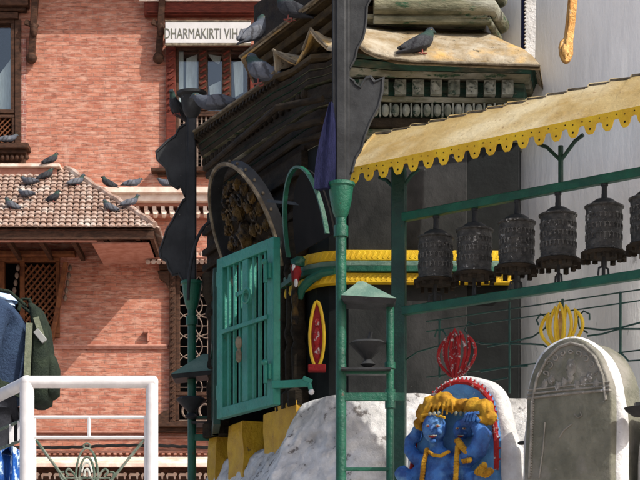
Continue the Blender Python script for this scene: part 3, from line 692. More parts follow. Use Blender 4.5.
# upper tier
A1 = P(240, 57, 15.0); B1 = P(311, 3, 13.85)
up_body = [(lerp(p_.x, cx0, .34), lerp(p_.y, cy0, .34)) for p_ in e_low]
MB().slab(up_body, 4.45, 5.35).build('upper_body', 'oldwood', sh, smooth=False)
q = MB()
def mould(z, r, off, nm='', xa=.36, xb=1.34):
    pts = [V((xa, 13.50-off, z)), V((xb, 13.53-off, z)), V((xb+.1, 13.9-off, z))]; q.tube(pts, r, 12)
q = MB(); mould(4.655, .03, .02, xb=1.14); q.box((.30, 13.47, 4.66), (1.13, 13.9, 4.69)); mould(4.735, .055, .05, xb=1.16)
q.box((.30, 13.44, 4.79), (1.12, 13.9, 4.86)); mould(4.90, .05, .08, xb=1.15)
q.build('upper_mouldings', 'moss', sh, bevel=.006)
e_up = [A1, A1.lerp(B1, .5), B1, P(327, -12, 13.6), P(345, -8, 13.2), V((.62, 13.62, 5.02)), V((1.15, 13.75, 5.02)), V((1.5, 15.0, 5.0)), V((.9, 16.2, 5.0)), V((-.5, 16.2, 5.0))]
roofsheet(e_up, [(lerp(p_.x, cx0, .7), lerp(p_.y, cy0, .7)) for p_ in e_up], 5.12, 'upper_roof', 'copper')
q = MB(); q.tube([A1+V((0, -.003, 0)), B1+V((0, -.003, 0)), P(327, -12, 13.6)], .012, 6)
q.build('eave_lip', 'ridge', sh)
q = MB(); n_ = len(e_up)
for (i0, i1, zz) in ((0, 1, .04), (.25, .8, .12), (.45, .6, .2)):
    pl = [(lerp(p_.x, cx0, .04+i0*.25), lerp(p_.y, cy0, .04+i0*.25)) for p_ in e_up]; q.slab(pl, 4.97-zz-.06, 4.97-zz)
q.build('upper_soffit', 'brownwood', sh, bevel=.008)
# whitewashed lumpy plinth
q = MB(); pl_top = [FAR+N_*-.03+U_*.02, G+U_*.9-N_*.03, G+U_*.35-N_*.02, G+V((-.03, -.05, 0)), V((.04, 13.52, 0)), V((.17, 13.46, 0)), V((1.0, 13.47, 0)), V((1.65, 13.42, 0)), V((2.4, 14.6, 0)), V((1.0, 16.8, 0)), V((-.5, 17, 0))]
pl_bot = [FAR+N_*.20+U_*.1, G+U_*.9+N_*.30, G+U_*.3+N_*.36, G+V((-.32, -.62, 0)), V((.02, 13.10, 0)), V((.2, 13.04, 0)), V((1.1, 13.05, 0)), V((1.8, 13.0, 0)), V((2.6, 14.4, 0)), V((1.1, 17, 0)), V((-.7, 17.2, 0))]
pl_gnd = [p_+(p_-V((.6, 15, 0))).normalized()*.5 for p_ in pl_bot]
ztop = [1.93, 1.90, 1.98, 2.10, 2.12, 2.13, 2.12, 2.06, 2.0, 1.9, 1.9]
rows_ = []
NS = 30
for r in range(81):
    t = r/80; ring = []
    for j in range(len(pl_top)):
        j2 = (j+1) % len(pl_top)
        for s_ in range(NS):
            f = s_/NS; a = pl_top[j].lerp(pl_top[j2], f); b = pl_bot[j].lerp(pl_bot[j2], f); c = pl_gnd[j].lerp(pl_gnd[j2], f); zt = lerp(ztop[j], ztop[j2], f)
            if t < .6: tt = t/.6; p_ = a.lerp(b, tt**.8); z = lerp(zt, 1.3, tt)
            else: tt = (t-.6)/.4; p_ = b.lerp(c, tt); z = lerp(1.3, GZ, tt)
            o = (p_-V((.6, 15, 0))).normalized(); nn = noise.noise(V((p_.x*2.2, p_.y*2.2, z*2.6)))*.07+noise.noise(V((p_.x*6, p_.y*6, z*8)))*.030+noise.noise(V((p_.x*17, p_.y*17, z*21)))*.020+noise.noise(V((p_.x*40, p_.y*40, z*40)))*.008
            nn *= min(1, .35+t*4); ring.append(p_+o*nn+UP*(z+.02*noise.noise(p_*5)*(t < .05)))
    rows_.append(ring)
q.loft(rows_[::-1]); q.build('plinth', 'wash', sh, ang=70)

# ================================================================ TORAN (gilded tympanum) and hoops
def hoop(name, c, ax, ay, r1, r2, depth, ndir, m, label, cat, a0=-.15, a1=PI+.15, th=.02):
    t = thing(name, (c.x, c.y, GZ), label, cat)
    out = arc(c, ax, ay, r1, r2, a0, a1, 28); inn_ = arc(c, ax, ay, r1-th, r2-th, a0, a1, 28)
    q = MB(); rings = [[o-ndir*depth/2, o+ndir*depth/2, i_+ndir*depth/2, i_-ndir*depth/2] for o, i_ in zip(out, inn_)]
    q.loft(rings); return t, q, out
tilt = (UP*.93+N_*.37).normalized(); tn = U_.cross(tilt).normalized(); tn = tn if tn.dot(N_) > 0 else -tn
c = P(252, 240, 14.25)
t, q, out = hoop('gilded_tympanum', c, U_, tilt, .50, .56, .09, tn, 'iron', 'tilted round gilded tympanum in a riveted grey metal hoop over the shrine door', 'tympanum', -.5, PI+.5)
q.build('hoop_band', 'iron', t)
q = MB(); q.tube(arc(c+tn*.05, U_, tilt, .50, .56, -.5, PI+.5, 40), .014, 6)
for p_ in arc(c+tn*.01, U_, tilt, .505, .565, .2, PI-.2, 12): q.ell(p_, (.012,)*3, 6, 4)
q.build('rivets', 'ridge', t)
q = MB(); q.prism([(.37*math.cos(a), .43*math.sin(a)) for a in [-.5+i*(PI+1)/24 for i in range(25)]], c-tn*.03, U_, tilt, .03); q.build('back_plate', 'oldwood', t)
q = MB()
for k in range(13):
    a = -.2+k*(PI+.4)/12; p_ = c+U_*.34*math.cos(a)+tilt*.40*math.sin(a); q.ell(p_+tn*.01, (.030, .028, .042), 18, 14, jit=.5)
for (u, v, r) in ((0, .05, .11), (0, .2, .08), (0, .3, .055), (-.15, .05, .06), (.15, .05, .06), (-.2, .2, .05), (.2, .2, .05), (-.12, -.08, .07), (.12, -.08, .07), (0, -.1, .08)):
    q.ell(c+U_*u+tilt*v+tn*.03, (r*.55, r*.4, r*.8), 24, 18, jit=.35)
for k in range(9):
    a = .1+k*(PI-.2)/8; p_ = c+U_*.24*math.cos(a)+tilt*(.27*math.sin(a)+.02)+tn*.03
    q.tube([p_+(U_*math.cos(a+x_*.8)+tilt*math.sin(a+x_*.8))*(.055-.005*x_) for x_ in range(10)], .010, 6)
q.build('gilt_relief', 'gilt', t)
c = P(307, 243, 13.15); tl2 = (UP*.985+N_*.17).normalized()
t, q, out = hoop('arched_hood', c, U_, tl2, .34, .50, .028, N_, 'dgreen', 'narrow green arched metal hood between shrine and near banner pole', 'arch', -.05, PI+.02, .016)
q.build('arch_band', 'dgreen', t)
q = MB(); q.prism([(.32*math.cos(a), .48*math.sin(a)) for a in [i*PI/20 for i in range(21)]], c-N_*.06, U_, tl2, .012); q.build('back_plate', 'void', t)  # black sheet added for the shade inside the hood
q = MB(); q.bar(P(268, 201, 13.7), P(333, 207, 12.9), .016, .02); q.build('tie_bar', 'iron', t)
c = P(213, 300, 15.3)
t = thing('iron_hoop', (c.x, c.y, GZ), 'thin black iron hoop curving up beside the far banner pole', 'hoop')
MB().tube(arc(c, (1, 0, 0), UP, .19, .60, 0, PI, 24), .013, 8).build('rod', 'iron', t)

# ================================================================ GATE LEAVES
def gate(p1, p2, z0, z1, m, label, latches=True):
    t = thing('gate_leaf', (p1.x, p1.y, z0), label, 'gate', 'green gate leaves of the shrine')
    d = (p2-p1); Ln = d.length; d.normalize(); n = V((d.y, -d.x, 0)); n = n if n.y < 0 else -n
    th = .055; a = V((p1.x, p1.y, 0)); 
    def bar(u0, u1, za, zb, tt, off=0):
        q_ = a+n*off; pts = []
        for z in (za, zb): pts += [q_+d*u0-n*tt/2+UP*z, q_+d*u1-n*tt/2+UP*z, q_+d*u1+n*tt/2+UP*z, q_+d*u0+n*tt/2+UP*z]
        return pts
    q = MB(); sw = .085
    q.hexa(bar(0, sw, z0, z1, th)); q.hexa(bar(Ln-sw, Ln, z0, z1, th)); q.hexa(bar(sw, Ln-sw, z0, z0+.075, th)); q.hexa(bar(sw, Ln-sw, z1-.075, z1, th))
    q.hexa(bar(Ln*.5-.04, Ln*.5+.04, z0+.075, z1-.075, th*.8))
    q.build('frame', m, t, bevel=.005)
    q = MB()
    for k in range(3):
        for s_ in (0, 1):
            u = lerp(sw, Ln*.5-.04, (k+.75)/3.4) if s_ == 0 else lerp(Ln*.5+.04, Ln-sw, (k+.75)/3.4)
            q.hexa(bar(u-.012, u+.012, z0+.07, z1-.07, .022))
    q.build('upright_bars', m, t, bevel=.003)
    q = MB(); zz = z0+(z1-z0)*.52; q.hexa(bar(sw-.01, Ln-sw+.01, zz, zz+.03, .022, .025)); q.build('cross_bar', m, t, bevel=.003)
    if latches:
        q = MB(); zz = z0+(z1-z0)*.72
        q.hexa(bar(Ln*.5-.07, Ln*.5+.07, zz-.008, zz+.018, .03, .045)); q.tube([a+d*(Ln*.5-.09+.05*math.cos(x_))+n*.06+UP*(zz-.03+.05*math.sin(x_)) for x_ in [i*PI/6 for i in range(12)]], .009, 6, closed=True)
        q.build('hasp', m, t)
        for zz in (z0+(z1-z0)*.80, z0+(z1-z0)*.20):
            q = MB(); q.hexa(bar(.02, .09, zz-.05, zz+.05, .02, .04)); q.tube([a+d*.05+n*.06+UP*(zz-.08), a+d*.05+n*.06+UP*(zz+.07)], .014, 8); q.ell(a+d*.05+n*.065+UP*(zz+.06), (.022,)*3, 8, 6); q.build('bolt', m, t)
        for zz in (z0+(z1-z0)*.17, z0+(z1-z0)*.88, ):
            q = MB(); q.tube([a+d*(Ln+.012)+UP*(zz-.05), a+d*(Ln+.012)+UP*(zz+.05)], .02, 8); q.build('hinge', m, t)
        q = MB(); q.ell(a+d*(Ln*.5)+n*.07+UP*(z0+(z1-z0)*.42), (.025, .02, .045), 8, 6); q.ell(a+d*(Ln*.5)+n*.07+UP*(z0+(z1-z0)*.34), (.022, .02, .05), 8, 6); q.build('padlock', 'ridge', t)
    return t
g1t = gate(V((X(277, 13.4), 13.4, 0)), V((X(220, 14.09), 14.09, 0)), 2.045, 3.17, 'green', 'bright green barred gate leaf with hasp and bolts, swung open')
q = MB(); q.bar(P(272, 385, 13.4), P(309, 383, 13.35), .03, .05); q.bar(P(303, 378, 13.35), P(312, 382, 13.35), .03, .03); q.tube([P(309, 383, 13.33), P(311, 390, 13.33)], .016, 8); q.build('gate_arm', 'green', g1t, bevel=.004)
q = MB(); q.ell(P(311.5, 392, 13.32), (.02, .02, .02), 8, 6); q.build('arm_bolt', 'white', g1t)
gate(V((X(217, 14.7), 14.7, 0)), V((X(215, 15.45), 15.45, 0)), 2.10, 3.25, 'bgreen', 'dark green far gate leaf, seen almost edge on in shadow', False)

# ================================================================ BANNER POLES
def banner_pole(px, d, sx, label, upper_px):
    b = V((X(px, d), d, GZ)); t = thing('banner_pole', b, label, 'pole', 'black metal banner poles beside the shrine')
    s = 1
    def at(x, y, z): return V((b.x+sx*x, b.y+y, z))
    q = MB(); q.tube([at(0, 0, GZ), at(0, 0, 3.12)], .034, 14); q.tube([at(0, 0, 2.98), at(0, 0, 3.05)], .046, 14); q.build('post', 'dgreen', t)
    q = MB(); q.lathe([(.036, 3.10), (.05, 3.13), (.066, 3.20), (.078, 3.29), (.088, 3.30), (.088, 3.32), (.05, 3.315)], at(0, 0, 0), 20); q.build('cup', 'dgreen', t)
    q = MB(); q.box(tuple(at(0, -.022, 0)+V((-.055 if sx > 0 else -.04, 0, 3.31))), tuple(at(0, .022, 0)+V((.055 if sx > 0 else .035, 0, 4.60)))); 
    q.box(tuple(at(0, -.035, 0)+V((-.03, 0, 3.32))), tuple(at(0, .035, 0)+V((.03, 0, 4.58)))); q.build('staff', 'iron', t, bevel=.008)
    up = [(.03, 4.56), (.10, 4.52), (.13, 4.46), (.19, 4.42), (.285, 4.33), (.275, 4.26), (.21, 4.20), (.19, 4.12), (.175, 4.07), (.11, 4.03), (.085, 4.05), (.05, 3.97), (.03, 3.92)]
    upR = [(.03, 4.62), (.10, 4.60), (.17, 4.56), (.20, 4.50), (.168, 4.44), (.165, 4.36), (.155, 4.28), (.14, 4.22), (.10, 4.15), (.085, 4.08), (.05, 4.02), (.03, 3.96)]
    lowp = [(.03, 4.0), (.07, 3.98), (.085, 3.955), (.12, 3.93), (.155, 3.99), (.19, 4.00), (.215, 3.965), (.275, 3.99), (.27, 3.90), (.245, 3.80), (.19, 3.70), (.15, 3.60), (.13, 3.52), (.09, 3.46), (.06, 3.35), (.03, 3.32)]
    lowp2 = [(.03, 3.98), (.07, 3.96), (.12, 3.87), (.155, 3.80), (.205, 3.72), (.235, 3.62), (.26, 3.56), (.25, 3.50), (.20, 3.47), (.185, 3.41), (.15, 3.36), (.10, 3.37), (.06, 3.30), (.03, 3.26)]
    for pl_ in (upR if sx > 0 else up, lowp if sx > 0 else lowp2):
        q = MB(); q.prism(pl_, at(0, 0, 0), (sx, 0, 0), UP, .02)
        o = q.build('banner_plate', 'iron', t, bevel=.004)
        cx_ = sum(a for a, _ in pl_)/len(pl_); cz_ = sum(z for _, z in pl_)/len(pl_)
        q = MB(); q.tube([at(lerp(a, cx_, .10), -.012, lerp(z, cz_, .08)) for a, z in pl_], .008, 6, closed=True)
        for k in range(0):
            cc = (cx_-.02+.03*k, cz_+.10-.10*k); q.tube([at(cc[0]+.045*math.cos(x_*.5)*(1-x_*.05), -.012, cc[1]+.045*math.sin(x_*.5)*(1-x_*.05)) for x_ in range(12)], .006, 5)
        q.build('raised_edge', 'iron', o)
    q = MB(); q.lathe([(.03, 4.58), (.06, 4.62), (.075, 4.66), (.085, 4.72), (.09, 4.75), (.115, 4.765), (.118, 4.785), (.095, 4.79), (.03, 4.785)], at(0, 0, 0), 18); q.build('finial_cup', 'iron', t)
    # companion post and rungs carrying the lamp shelter
    near = sx > 0; ex = .31 if near else .20; sx = 1
    xa, xb = (.0, .345) if near else (-.155, .30)
    q = MB(); q.tube([at(ex, .0, GZ), at(ex, .0, 2.55)], .026, 12); q.tube([at(ex, 0, 2.15), at(ex, 0, 2.19)], .036, 12); q.tube([at(ex, 0, 2.02), at(ex, 0, 1.9)], .034, 12); q.build('side_post', 'dgreen', t)
    for z, h in ((2.125, .022), (1.97, .05), (1.515, .022)):
        if not near: z += .14
        q = MB(); q.bar(at(-.02 if h > .03 else 0, -.01, z), at(ex+(.09 if h > .03 and near else 0), -.01, z), .03, h); q.build('rung', 'dgreen', t, bevel=.003)
    zo = 0 if near else .06
    q = MB(); dl = 0 if near else .065; r0 = [at(xa, -.14, 2.585+zo-dl), at(xb, -.14, 2.565+zo), at(xb, .14, 2.565+zo), at(xa, .14, 2.585+zo-dl)]; r1 = [at(xa+.02, -.12, 2.552+zo-dl), at(xb-.015, -.12, 2.535+zo), at(xb-.015, .12, 2.535+zo), at(xa+.02, .12, 2.552+zo-dl)]
    q.hexa([*r1, *r0]); ap = lerp(xa, xb, .36 if near else .56); q.v += r0+[at(ap-.015, 0, 2.70+zo), at(ap+.02, 0, 2.70+zo)]; k = len(q.v)-6
    for f in ((0, 1, 5, 4), (1, 2, 5), (2, 3, 4, 5), (3, 0, 4)): q.face([k+i for i in f])
    for i in range(6): q.m[i] = 1
    q.build('shelter_roof', ['roofgreen', 'iron'], t)
    lx = .17 if near else .0; lz = 0 if near else .08
    q = MB(); q.lathe([(.02, 2.16+lz), (.05, 2.18+lz), (.02, 2.21+lz), (.09, 2.28+lz), (.12, 2.31+lz), (.10, 2.325+lz), (.03, 2.29+lz)], at(lx, .02 if near else -.09, 0), 14); q.tube([at(lx, .02, 2.3+lz), at(lx+.02, 0, 2.38+lz)], .012, 6); q.build('butter_lamp', 'iron', t)
    q = MB(); q.bar(at(0, .02, 2.135+lz), at(ex, .02, 2.135+lz), .26, .012); q.build('lamp_shelf', 'iron', t)
    return t
banner_pole(341, 12.6, 1, 'near banner pole with tall black cut-metal plates above a green cup and post', 0)
banner_pole(192, 15.5, -1, 'far banner pole at the left corner of the shrine, topped by a black cup', 0)
# purple cloth tied to the near pole
q = MB(); rings = []
for i in range(13):
    t_ = i/12; z = lerp(Z(104, 12.6), Z(190, 12.6), t_); w_ = .012+.055*math.sin(min(1, t_*1.25)*PI/2)*(1-.25*max(0, t_-.8)*5*.5); cx_ = X(331-8*t_, 12.6)
    rings.append([(cx_+w_*math.cos(a)*(1+.25*math.sin(3*a+2)), 12.58+.025*math.sin(a)*(1+.5*math.sin(4*a)), z) for a in [k*2*PI/18 for k in range(18)]])
q.loft(rings); tag(q.build('hanging_cloth', 'purple', ang=80), 'dark purple cloth tied to the near banner pole', 'cloth')

# ================================================================ PRAYER WHEEL STAND
R0 = V((X(399, 13.0), 13.0, 0)); RD = V((1.358, -1.09, 0)).normalized(); RN = V((RD.y, -RD.x, 0)); RN = RN if RN.y < 0 else -RN
st2 = thing('prayer_wheel_stand', (R0.x, R0.y, GZ), 'green metal stand with two rails and a faded yellow tin canopy for prayer wheels', 'stand')
LEN = 3.3
def rl(t, o=0, z=0): return R0+RD*t+RN*o+UP*z
for tpost in (0, 3.2):
    q = MB(); c_ = rl(tpost); q.box((c_.x-.045, c_.y-.04, GZ), (c_.x+.045, c_.y+.04, 3.52), math.atan2(RD.y, RD.x)*.3); q.build('post', 'bgreen', st2, bevel=.006)
for z in (3.195, 2.587):
    q = MB(); q.bar(rl(.02, 0, z), rl(LEN, 0, z), .05, .056); q.build('rail', 'bgreen' if z < 0 else 'dgreen', st2, bevel=.005)
# canopy sheets
e0 = V((X(348, 12.9), 12.9, 0)); NSH = 22; seglen = .15
slp_in = 13.3; 
def cz(t, v):  # point on canopy surface; v 0 at eave, 1 at back
    a = e0+RD*t+UP*3.485; b = V((X(375, 13.3), 13.3, 0))+RD*t+UP*3.81
    return a.lerp(b, v)+UP*(.008*math.sin(v*PI))
q = MB()
nrm = RD.cross(cz(0, 1)-cz(0, 0)).normalized(); nrm = nrm if nrm.z > 0 else -nrm
for k in range(NSH):
    t0 = k*seglen-.02; t1 = (k+1)*seglen+.02
    jj = .02*random.uniform(-1, 1); grid = []
    for i in range(7):
        u = i/6; t_ = lerp(t0, t1, u); row = []
        for v_ in range(9):
            v = v_/8; p_ = cz(t_, v*(1+(.05+.09*(1-u)+jj)*(v == 1)))+nrm*(.006+.007*(1-u)*v+.003*noise.noise(V((t_*5, v*4, 1))))
            row.append(p_)
        grid.append(row)
    b0 = len(q.v)
    for row in grid: q.v += row
    for row in grid: q.v += [p_-nrm*.006 for p_ in row]
    m_ = 7*9
    for i in range(6):
        for j in range(8):
            a = b0+i*9+j; q.face((a, a+1, a+10, a+9)); q.face((a+m_, a+9+m_, a+10+m_, a+1+m_))
    for j in range(8): 
        a = b0+j; q.face((a, a+m_, a+1+m_, a+1)); a = b0+54+j; q.face((a, a+1, a+1+m_, a+m_))
    for i in range(6):
        a = b0+i*9; q.face((a, a+9, a+9+m_, a+m_)); a = b0+i*9+8; q.face((a, a+m_, a+9+m_, a+9))
q.build('canopy_roof', 'canopy', st2, fixn=False, ang=30)
q = MB()
for k in range(NSH):
    a = cz(k*seglen+.0, 1.06)+nrm*.010; b = cz((k+1)*seglen, 1.0)+nrm*.006; q.bar(a, b, .03, .012)
q.build('rusty_ridge', 'ridge', st2, smooth=False)
q = MB()
for k in range(7):
    a = cz(k*.53+.05, .02)-nrm*.02; b = cz(k*.53+.05, .98)-nrm*.02; q.bar(a, b, .03, .03)
q.bar(cz(.05, .04)-nrm*.02, cz(LEN, .04)-nrm*.02, .03, .03); q.bar(cz(.05, .95)-nrm*.02, cz(LEN, .95)-nrm*.02, .03, .03)
q.build('canopy_frame', 'bgreen', st2)
# scalloped valance
q = MB(); pitch = .117; nsc = int(LEN/pitch); e_ = e0+RN*.008
poly = []
for k in range(nsc):
    b = k*pitch; hw = pitch/2
    pts = [(b, -.045), (b+.018, -.05), (b+.028, -.085), (b+.045, -.105), (b+.072, -.105), (b+.089, -.085), (b+.099, -.05), (b+pitch, -.045)]
    q.prism([(b, 0)]+pts+[(b+pitch, 0)], e_+UP*3.49, RD, UP, .008)
q.cur = 1
for k in range(nsc):
    b = k*pitch
    for (x_, z_, r_) in ((b+pitch/2, -.075, .0065), (b+.005, -.022, .0045), (b+pitch/2, -.03, .004)):
        q.prism([(x_+r_*math.cos(a*PI/4), z_+r_*math.sin(a*PI/4)) for a in range(8)], e_+UP*3.49, RD, UP, .011)
q.build('valance', ['byellow', 'void'], st2, smooth=False)
q = MB(); q.bar(e0+RD*(-.0)+UP*3.492-V((0, 0, 0)), cz(0, 1), .014, .05)
q.build('canopy_end', 'canopy', st2)
for t_ in (0.0, 1.23, 2.4):
    q = MB(); z0 = 3.22
    if t_: q.tube([rl(t_, 0, z0), rl(t_, 0, 3.45)], .016, 8)
    zb = 3.36
    for s_ in (-1, 1): q.tube([rl(t_, 0, zb), rl(t_+.10*s_, .0, zb+.10), rl(t_+.16*s_, 0, zb+.13)], .012, 8)
    q.build('brace', 'bgreen', st2)
# prayer wheels
def wheel():
    t = thing('prayer_drum', (0, 0, 0), 'w', 'prayer wheel', 'prayer wheels hanging under the canopy')
    zt, zb = 3.03-2.613, 2.755-2.613
    q = MB(); R_ = .112
    def dw(p_, a):
        r = V((p_.x, p_.y, 0)); k = 0
        if zb+.03 < p_.z < zt-.02: k = .0022*noise.noise(V((math.cos(a)*5, math.sin(a)*5, p_.z*55)))
        return p_+r.normalized()*k if r.length > 0 else p_
    H_ = zt-zb
    prof = [(R_*.98, zb), (R_*1.04, zb+.005), (R_*1.04, zb+.015), (R_*.97, zb+.02)]+[(R_*.97, zb+.03+.0*k) for k in range(1)]
    for k in range(1, 28): prof.append((R_*(.97+(.018 if k in (3, 9, 10, 17, 18, 24) else 0)), zb+.03+(H_-.06)*k/27))
    prof += [(R_*.98, zt-.014), (R_*1.06, zt-.009), (R_*1.07, zt), (R_*1.0, zt+.004)]
    q.lathe(prof, n=72, disp=dw); q.build('cylinder', 'bronze', t, ang=50)
    rg_ = random.Random(5)
    for zr in (.30, .52, .74):
        q = MB()
        for k in range(26):
            a = k*2*PI/26; zc = zb+H_*zr; c_ = V((math.cos(a), math.sin(a), 0)); tg = V((-math.sin(a), math.cos(a), 0)); p_ = c_*R_*.985+UP*zc
            q.bar(p_+UP*.016, p_+UP*(-.016+.006*rg_.random()), .005, .006, side=tg)
            q.bar(p_+UP*.016-tg*.009, p_+UP*.016+tg*.009, .005, .006, side=UP)
            if rg_.random() > .4: q.bar(p_+tg*.001, p_+tg*.009-UP*.010*rg_.random(), .004, .006, side=c_)
        q.build('embossed_band', 'bronzeworn', t, smooth=False)
    q = MB(); q.lathe([(R_*.92, zt+.003), (R_*.74, zt+.012), (R_*.66, zt+.026), (R_*.45, zt+.042), (R_*.2, zt+.05), (.018, zt+.055), (.018, zt+.075), (.0, zt+.075)], n=28); q.build('cap', 'iron', t)
    q = MB(); q.lathe([(R_*.9, zb-.028), (R_*1.05, zb-.03), (R_*1.22, zb-.025), (R_*1.24, zb-.004), (R_*1.0, zb)], n=28)
    for k in range(14): a = k*2*PI/14; q.box((R_*1.1*math.cos(a)-.012, R_*1.1*math.sin(a)-.012, zb-.045-.01*(k % 3)), (R_*1.1*math.cos(a)+.012, R_*1.1*math.sin(a)+.012, zb-.02))
    q.build('skirt', 'oldwood', t)
    q = MB(); q.tube([(0, 0, -.0), (0, 0, .56)], .011, 8); q.tube([(0, 0, zt+.07), (0, 0, zt+.13)], .017, 8); q.tube([(0, 0, .54), (0, 0, .56)], .022, 8)
    q.tube([(-.04, 0, 0), (-.035, 0, .045), (0, 0, .06), (.035, 0, .045), (.04, 0, 0)], .007, 6); q.build('axle', 'iron', t)
    return t
proto = wheel()
wl = ['leftmost dark prayer wheel, nearest the green corner post', 'second prayer wheel from the left, between two yellow bands of the wall', 'third prayer wheel from the left, straddling the edge of the black wall', 'fourth prayer wheel from the left, below the forked hanger', 'fifth prayer wheel, the last one wholly in view before the white dome', 'prayer wheel cut off by the right edge of the photo']
def t_of(px):   # parameter on the rail whose projection is px
    k = (px-320)/F; return (k*R0.y-R0.x)/(RD.x-k*RD.y)
for i, px in enumerate((435, 474, 516, 558.5, 603.5, 650)):
    o = proto if i == 0 else copy_tree(proto)
    o.location = rl(t_of(px), 0, 2.613); o.rotation_euler = (.012*math.sin(i*2.1), .014*math.cos(i*1.3), i*1.7); o['label'] = wl[i]
# ================================================================ IRON FENCE WITH LOTUSES
fo = -.03
fn = thing('iron_fence', (rl(.3).x, rl(.3).y, GZ), 'thin dark iron fence of rods and scrolls below the prayer wheels', 'fence')
def fp(px, y, off=fo):
    t_ = t_of(px); p_ = rl(t_, off); return V((p_.x, p_.y, Z(y, p_.y)))
def fz(px, z, off=fo): p_ = rl(t_of(px), off); return V((p_.x, p_.y, z))
for z in (2.505, 2.44, 2.145):
    q = MB(); q.tube([rl(.2, fo, z), rl(LEN, fo, z)], .0045, 6); q.build('rod', 'bgreen', fn)
for px, za, zb in ((618, 2.51, 2.13), (437, 2.51, 2.13), (507, 2.55, 1.98), (560, 2.52, 2.43), (700, 2.51, 2.1)):
    q = MB(); q.tube([fz(px, za), fz(px, zb)], .008, 6); q.build('upright', 'bgreen', fn)
for q0 in ([(482, 344), (470, 341), (462, 330), (466, 322), (473, 325)], [(478, 344), (500, 344), (528, 344), (541, 345), (548, 350)], [(485, 347), (505, 343), (530, 337), (543, 328), (545, 318), (538, 314), (534, 320), (536, 325)],
           [(432, 337), (434, 331), (440, 330), (444, 336)], [(585, 333), (577, 328), (575, 318), (581, 311), (587, 314), (587, 320)], [(580, 328), (600, 330), (617, 328), (640, 322), (660, 318)], [(585, 336), (600, 334), (617, 329), (640, 329), (660, 325)], [(618, 352), (626, 361), (642, 360)],
           [(400, 362), (415, 352), (436, 346)], [(478, 372), (500, 368), (525, 366)], [(480, 382), (505, 378)]):
    q = MB(); q.tube([fp(a, b) for a, b in q0], .0058, 6); q.build('scroll', 'bgreen', fn)
def lotus(px, yb, yt, wpx, d, m1, m2, label, off):
    c_ = fp(px, yb, off); s = (yb-yt)*d/F; w_ = wpx*d/F
    t = thing('lotus_ornament', c_, label, 'ornament', 'cut metal lotus ornaments on the iron fence')
    def pet(k, t_, side, ht): return (w_*(k*.40*math.sin(PI*min(1, t_*.76))**.8+side*.085*math.sin(PI*t_)**.8*(1.25 if k == 0 else 1)), s*ht*t_)
    ks = ((-1, .84), (1, .84), (-.42, .94), (.42, .94), (0, 1.0))
    q = MB()
    for i_, (k, ht) in enumerate(ks):
        pts = [pet(k, j/12, 1, ht) for j in range(13)]+[pet(k, j/12, -1, ht) for j in range(11, 0, -1)]
        q.tube([c_+RD*a+UP*b+RN*(.006*i_) for a, b in pts], .0105, 8, closed=True)
    q.build('petal_rims', m1, t)
    q = MB()
    for i_, (k, ht) in enumerate(ks):
        if k: continue
        q.prism([pet(k, .15+.7*j/8, .55, ht) for j in range(9)]+[pet(k, .15+.7*j/8, -.55, ht) for j in range(8, -1, -1)], c_+RN*(.003*i_), RD, UP, .005)
    q.build('petals', m2, t, smooth=False)
    return t
lotus(457, 379, 330, 48, 12.7, 'chipred', 'chipred', 'chipped red cut-metal lotus above the blue deity carving', -.0)
lotus(562, 352, 304, 52, 12.2, 'byellow', 'gold', 'yellow cut-metal lotus rising behind the brown stone slab', -.0)

# ================================================================ BLUE DEITY STONE
# stones stand in a row parallel to the prayer wheels; RD runs along the row, RN points to the viewer's left front
MB.DR_ = Matrix((( RD.x, -RN.x, 0), (RD.y, -RN.y, 0), (0, 0, 1)))
def Q(px, y, d):
    o = .62-(d-11.7); k = (px-320)/F; dep = (R0.dot(RN)+o)/(k*RN.x+RN.y); return V((k*dep, dep, (H-y)*dep/F))
def catmull(f, n=5, closed=True):
    out = []; N = len(f)
    for i in range(N):
        p0, p1, p2, p3 = f[i-1], f[i], f[(i+1) % N], f[(i+2) % N]
        for k in range(n):
            t = k/n; out.append(.5*((2*p1)+(p2-p0)*t+(2*p0-5*p1+4*p2-p3)*t*t+(3*p1-p0-3*p2+p3)*t*t*t))
    return out
def arch_poly(x0, x1, yt, yb, shoulder, n=14):
    pts = [(x0, yb), (x1, yb)]; xc = (x0+x1)/2
    pts += [(xc+(x1-x0)/2*math.cos(a), shoulder-(shoulder-yt)*math.sin(a)) for a in [i*PI/n for i in range(n+1)]]
    return pts
def arch_block(mb, pts, d0, d1, round_=.0, yaw=0, sub=1, jit=.012):
    # pixel outline measured at depth d0 extruded back to d1 (real metres, constant X/Z)
    f = catmull([Q(a, b, d0) for a, b in pts], max(2, sub+2)); bk = -RN
    c_ = sum(f, V((0, 0, 0)))/len(f); rr_ = round_ or .03; N = len(f)
    nrm_ = []
    for i in range(N):
        t = (f[(i+1) % N]-f[i-1]); t.normalize(); n_ = t.cross(RN); nrm_.append(n_ if n_.dot(f[i]-c_) > 0 else -n_)
    def sc(ins, back): return [p_-n_*ins+bk*back for p_, n_ in zip(f, nrm_)]
    def jt(r): return [p_+V((noise.noise(p_*5)*jit, noise.noise(p_*6+V((3, 1, 2)))*jit, noise.noise(p_*5+V((9, 1, 2)))*jit)) for p_ in r]
    rings = [jt(sc(rr_, 0)), jt(sc(rr_*.62, rr_*.08)), jt(sc(rr_*.28, rr_*.32)), jt(sc(rr_*.07, rr_*.62)), jt(sc(0, rr_)), jt(sc(0, (rr_+d1-d0)/2)), jt(sc(0, d1-d0))]
    mb.loft(rings)
dd0 = 11.75
ds = thing('deity_stone', Q(450, 640, dd0+.2), 'blue painted many-headed deity relief with ochre headdress in a white plaster arch', 'statue')
